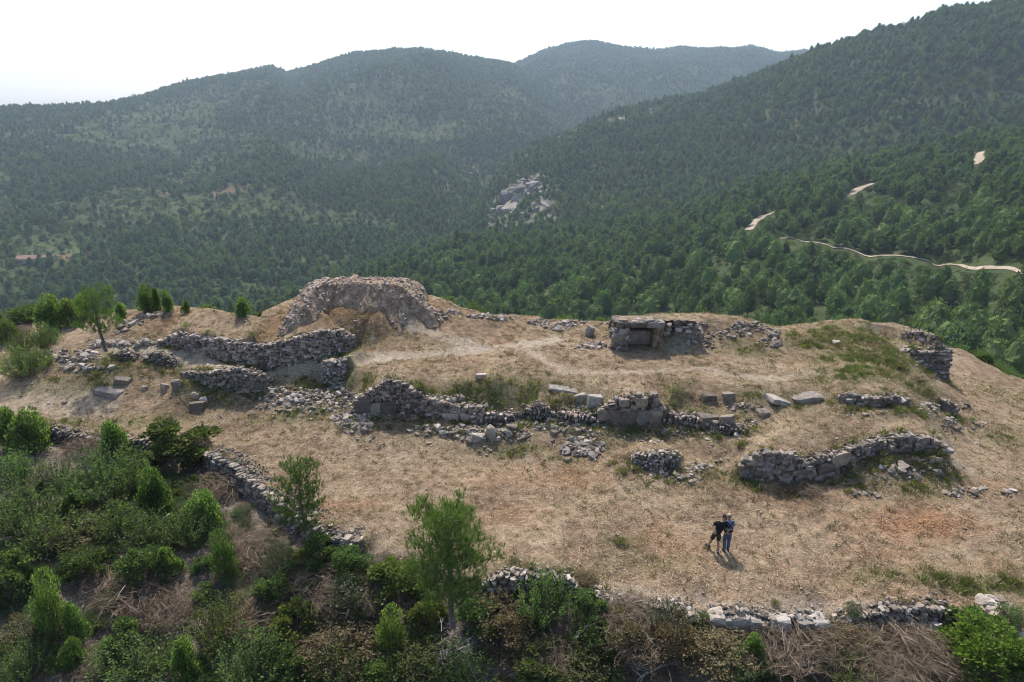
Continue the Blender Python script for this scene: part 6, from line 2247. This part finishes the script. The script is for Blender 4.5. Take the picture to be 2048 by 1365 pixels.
def person(label, u, v, pose, rz=0.0):
    o = hit(u, v)
    K = .84
    J = {k: np.array(q, float) for k, q in pose['j'].items()}
    for sd in 'lr':                       # keep both soles on the ground
        f = J[sd + 'foot']
        c, s = math.cos(rz), math.sin(rz)
        g = (float(zg(o[0] + (f[0] * c - f[1] * s) * K, o[1] + (f[0] * s + f[1] * c) * K)) - o[2]) / K
        f[2] = g + .07; J[sd + 'sole'] = np.array([f[0], f[1] + .05, g])
    sk = Skel()
    sk.add('pelvis', J['pelvis'], (.135, .105))
    sk.add('waist', J['waist'], (.135, .10), 'pelvis')
    sk.add('chest', J['chest'], (.155, .11), 'waist')
    sk.add('neckb', J['neck'] - [0, 0, .05], .065, 'chest')
    sk.add('neck', J['neck'], .052, 'neckb')
    sk.add('skull', J['head'] - [0, 0, .04], .056, 'neck')
    for sd in 'lr':
        sk.add(sd + 'sh', J[sd + 'sh'], .062, 'chest')
        sk.add(sd + 'el', J[sd + 'el'], .043, sd + 'sh')
        sk.add(sd + 'wr', J[sd + 'wr'], .029, sd + 'el')
        d = J[sd + 'wr'] - J[sd + 'el']
        hand(sk, sd, sd + 'wr', J[sd + 'wr'], pose['hand'][sd], (1, 0, .2) if sd == 'l' else (-1, 0, .2))
        sk.add(sd + 'hip', J[sd + 'hip'], .092, 'pelvis')
        mid = (J[sd + 'hip'] + J[sd + 'knee']) / 2
        sk.add(sd + 'thigh', mid, .078, sd + 'hip')
        sk.add(sd + 'knee', J[sd + 'knee'], .056, sd + 'thigh')
        sk.add(sd + 'calf', J[sd + 'knee'] * .62 + J[sd + 'foot'] * .38, .056, sd + 'knee')
        sk.add(sd + 'foot', J[sd + 'foot'], .036, sd + 'calf')
        sk.add(sd + 'toe', J[sd + 'foot'] + [0, .13, -.03], .032, sd + 'foot')
    root = skin_part('person', sk.v, sk.e, sk.r, SKIN, None, tuple(o), 1, label=label, category='person', kind='thing')
    root.rotation_euler = (0, 0, rz)
    root.scale = (K, K, K)
    M = pose['m']
    # shirt: torso and sleeves
    t = Skel()
    t.add('hem', J['waist'] * -.05 + J['pelvis'] * 1.05, (.172, .142))
    t.add('belly', J['waist'], (.168, .138), 'hem')
    t.add('chest', J['chest'], (.185, .140), 'belly')
    t.add('collar', J['neck'] - [0, 0, .085], .10, 'chest')
    for sd in 'lr':
        t.add(sd + 'sh', J[sd + 'sh'], .082, 'chest')
        t.add(sd + 'sl', J[sd + 'sh'] * .35 + J[sd + 'el'] * .65, .074, sd + 'sh')
    skin_part('t_shirt', t.v, t.e, t.r, M['shirt'], root, None, 2)
    # trousers or shorts
    q = Skel()
    q.add('seat', J['pelvis'], (.158, .128))
    q.add('band', J['pelvis'] * .6 + J['waist'] * .4, (.150, .12), 'seat')
    for sd in 'lr':
        q.add(sd + 'hip', J[sd + 'hip'], .112, 'seat')
        q.add(sd + 'th', (J[sd + 'hip'] + J[sd + 'knee']) / 2, .102, sd + 'hip')
        if pose['short']:
            q.add(sd + 'cuff', J[sd + 'hip'] * .12 + J[sd + 'knee'] * .88, .096, sd + 'th')
        else:
            q.add(sd + 'kn', J[sd + 'knee'], .080, sd + 'th')
            q.add(sd + 'ca', (J[sd + 'knee'] + J[sd + 'foot']) / 2, .076, sd + 'kn')
            q.add(sd + 'cuff', J[sd + 'foot'] + [0, 0, .03], .066, sd + 'ca')
    skin_part('shorts' if pose['short'] else 'trousers', q.v, q.e, q.r, M['legs'], root, None, 2)
    for sd in 'lr':
        shoe(root, tuple(J[sd + 'sole']), pose.get('toe', {}).get(sd, 0), M['shoe'])
        if pose['short']:
            skin_part('sock', [J[sd + 'foot'] + [0, 0, -.02], J[sd + 'foot'] * .85 + J[sd + 'knee'] * .15], [(0, 1)], [.048, .05], M['sock'], root, None, 1)
    tilt = pose['tilt']
    head_mesh('head', SKIN, root, tuple(J['head'] + [0, 0, .06]), tilt)
    hair = cap_mesh('hair', M['hair'], root, tuple(J['head'] + [0, -.012, .028]), (tilt[0] - .35, tilt[1], tilt[2]), -.01)
    cap_mesh('cap', M['cap'], root, tuple(J['head'] + [0, 0, .075]), tilt, 1)
    return root, J


# the man on the right stands upright; x right, y away from the camera
base_r = dict(short=False, tilt=(-.25, 0, -.1),
              j=dict(pelvis=(0, 0, .93), waist=(0, .0, 1.10), chest=(.0, .02, 1.33), neck=(.01, .05, 1.52), head=(.02, .09, 1.60),
                     lsh=(-.19, .03, 1.42), lel=(-.22, .16, 1.16), lwr=(-.10, .36, 1.20), rsh=(.20, .03, 1.42), rel=(.27, .10, 1.15), rwr=(.13, .33, 1.19),
                     lhip=(-.095, 0, .90), lknee=(-.10, .03, .49), lfoot=(-.10, -.03, .08), rhip=(.095, 0, .90), rknee=(.10, .05, .49), rfoot=(.085, .03, .08)),
              hand=dict(l=(.6, .8, .1), r=(-.6, .8, .1)),
              m=dict(shirt=cloth_mat('grey blue shirt', (.19, .22, .28)), legs=cloth_mat('blue jeans', (.085, .11, .17)), shoe=cloth_mat('grey shoes', (.07, .07, .075)), sock=cloth_mat('white socks', (.5, .48, .46)), hair=cloth_mat('fair hair', (.26, .19, .11)), cap=cloth_mat('sand coloured cap', (.40, .34, .22))))
pr, Jr = person('person in grey blue shirt with black cross straps, jeans and sand coloured cap', 1452, 1102, base_r, .05)
BLACK = cloth_mat('black webbing', (.012, .012, .014))


def strap(name, pts, r, parent, flat=.4):
    V, F = tube(pts, [r] * len(pts), 6)
    b = Bag(); b.add(V, F)
    return obj(name, b.mesh(name, [BLACK], True), parent)


back = -.125
strap('harness_strap', [(-.13, back + .10, 1.50), (-.07, back - .02, 1.42), (0, back - .035, 1.33), (.07, back - .03, 1.24), (.15, back + .02, 1.17)], .022, pr)
strap('harness_strap', [(.15, back + .10, 1.50), (.08, back - .02, 1.42), (0, back - .03, 1.34), (-.07, back - .03, 1.24), (-.14, back + .02, 1.17)], .022, pr)
th = np.linspace(0, 2 * math.pi, 17)
strap('belt', [(math.cos(t) * .175, math.sin(t) * .145, 1.03) for t in th], .034, pr)
# a remote control in front of him
rc = thing('remote_control', 'small grey remote control held by the person with cross straps', 'remote', tuple(np.array(pr.location) + np.array([.0, .42, 1.22]) * .84))
obj('body', box_mesh('remote_body', (-.09, -.04, -.02), (.09, .05, .02), cloth_mat('grey plastic', (.25, .25, .26)), jit=.0), rc)
obj('screen', box_mesh('remote_screen', (-.06, .05, .0), (.06, .06, .10), BLACK, jit=.0), rc)

base_l = dict(short=True, tilt=(-.35, .18, -.35),
              j=dict(pelvis=(-.10, .10, .92), waist=(-.04, .11, 1.09), chest=(.06, .14, 1.31), neck=(.14, .18, 1.49), head=(.17, .22, 1.56),
                     lsh=(-.14, .17, 1.41), lel=(-.27, .28, 1.18), lwr=(-.10, .44, 1.14), rsh=(.25, .13, 1.39), rel=(.33, .0, 1.14), rwr=(.27, -.04, 1.00),
                     lhip=(-.20, .12, .89), lknee=(-.25, .27, .48), lfoot=(-.33, .40, .08), rhip=(-.01, .08, .89), rknee=(.0, .12, .49), rfoot=(.0, .0, .08)),
              hand=dict(l=(.7, .7, -.1), r=(.95, .1, .1)), toe=dict(l=.5, r=-.1),
              m=dict(shirt=cloth_mat('black t shirt', (.014, .014, .017)), legs=cloth_mat('dark olive shorts', (.055, .045, .034)), shoe=cloth_mat('dark trainers', (.05, .045, .06)), sock=cloth_mat('white ankle socks', (.5, .46, .46)), hair=cloth_mat('dark hair', (.03, .022, .018)), cap=cloth_mat('black cap', (.014, .015, .02))))
pl, Jl = person('person in black t shirt, dark shorts and black cap leaning toward his companion', 1436, 1107, base_l, 0)

# ------------------------------------------------------------------ farm buildings in the valley, the rock outcrop
def house(label, u, v, w, d, h, rz, seed):
    p = hit(u, v, 62)
    root = thing('farmhouse', label, 'house', p, rz)
    wm = rough_mat('lime washed wall', [(0, (.42, .36, .30)), (1, (.55, .49, .43))], 1.0, .2, 6, rand=False)
    rm = rough_mat('clay roof tiles', [(0, (.23, .135, .095)), (1, (.33, .21, .155))], 2.0, .3, 9, rand=False)
    V = np.array([(sx * w / 2, sy * d / 2, z) for z in (-3.5, h) for sy in (-1, 1) for sx in (-1, 1)])
    F = np.array([(0, 1, 5, 4), (1, 3, 7, 5), (3, 2, 6, 7), (2, 0, 4, 6)])
    obj('wall', mesh_np('wall', V, F, [wm]), root)
    e = .5; t = .18
    rv = []
    for sx in (-1, 1):
        for (y, z) in ((-d / 2 - e, h - .15), (0, h + d * .26), (d / 2 + e, h - .15), (d / 2 + e, h - .15 - t), (0, h + d * .26 - t), (-d / 2 - e, h - .15 - t)):
            rv.append((sx * (w / 2 + e), y, z))
    rf = [(0, 1, 7, 6), (1, 2, 8, 7), (2, 3, 9, 8), (3, 4, 10, 9), (4, 5, 11, 10), (5, 0, 6, 11)]
    roof = obj('roof', mesh_np('roof', np.array(rv), [np.array(rf), np.array([(0, 5, 4, 1), (1, 4, 3, 2), (6, 7, 10, 11), (7, 8, 9, 10)])], [rm]), root)
    obj('chimney', box_mesh('chimney', (w * .2, d * .1, h), (w * .2 + .7, d * .1 + .7, h + d * .26 + .9), wm, jit=0), roof)
    gm = cloth_mat('dark window', (.03, .03, .035))
    for k, x in enumerate((-w * .28, w * .05, w * .32)):
        if k == 1:
            obj('door', box_mesh('door', (x - .5, -d / 2 - .06, 0), (x + .5, -d / 2 + .02, 2.1), gm, jit=0), root)
        else:
            wd_ = obj('window', box_mesh('window', (x - .45, -d / 2 - .06, 1.0), (x + .45, -d / 2 + .02, 2.1), gm, jit=0), root)
            obj('sill', box_mesh('sill', (x - .55, -d / 2 - .14, .9), (x + .55, -d / 2 - .02, .99), wm, jit=0), wd_)


house('small farmhouse with red tiled roof in the valley at far left', 58, 527, 11, 7, 3.6, .2, 1)
house('low tiled farm shed right of the farmhouse at far left', 100, 521, 7, 4, 2.5, -.1, 2)
house('tiny tiled hut among trees in the valley, below the rock outcrop', 850, 497, 8, 5, 3.0, .3, 3)


def outcrop(label, u, v, spots, seed):
    rng = np.random.default_rng(seed)
    base = hit(u, v, 62)
    root = thing('rock_outcrop', label, 'rock', base)
    for (a, b, ru, rv, n, s0) in spots:
        for _ in range(n):
            t = rng.uniform(0, 6.28); q = math.sqrt(rng.random())
            p = hit(a + ru * q * math.cos(t), b + rv * q * math.sin(t), 62)
            s = s0 * rng.uniform(.5, 1.5)
            me_ = STONE['stone' if rng.random() < .25 else 'stone_dark', 'rubble'][rng.integers(0, 11)]
            obj('crag', me_, root, tuple(float(c) for c in (p - base + [0, 0, -s * .08])), (rng.normal(0, .2), rng.normal(0, .2), rng.uniform(0, 6.28)), (s, s * rng.uniform(.5, .9), s * rng.uniform(.5, 1.0)))


outcrop('pale grey rock outcrop on the wooded spur in the middle distance', 1050, 385, [(1060, 374, 22, 12, 13, 12), (1035, 392, 26, 18, 13, 11), (1005, 420, 20, 12, 7, 8), (1080, 408, 18, 16, 9, 9)], 31)
outcrop('smaller rocky rib left of and above the pale outcrop', 955, 333, [(955, 338, 7, 9, 8, 7), (948, 352, 8, 6, 6, 6)], 32)

# ------------------------------------------------------------------ the hazy air
def haze_box():
    X0, X1, Y0, Y1, Z0, Z1 = -4600, 4600, -4600, 4600, float(min(GZ.min(), FZ.min())) - 3, float(max(GZ.max(), FZ.max())) + 30
    v = [(x, y, z) for z in (Z0, Z1) for y in (Y0, Y1) for x in (X0, X1)]
    f = [(0, 2, 3, 1), (4, 5, 7, 6), (0, 1, 5, 4), (2, 6, 7, 3), (0, 4, 6, 2), (1, 3, 7, 5)]
    m, nt, out = new_mat('hazy air')
    pv = N(nt, 'ShaderNodeVolumePrincipled')
    pv.inputs['Color'].default_value = (.66, .81, 1.0, 1)
    pv.inputs['Density'].default_value = HAZE
    pv.inputs['Anisotropy'].default_value = 0.2
    nt.links.new(pv.outputs[0], out.inputs['Volume'])
    me = bpy.data.meshes.new('haze')
    me.from_pydata(v, [], f)
    me.materials.append(m)
    o = obj('haze', me, kind='stuff', label='thin bluish haze hanging over the far hills', category='haze')
    return o


HAZE = 0.00019
haze_box()
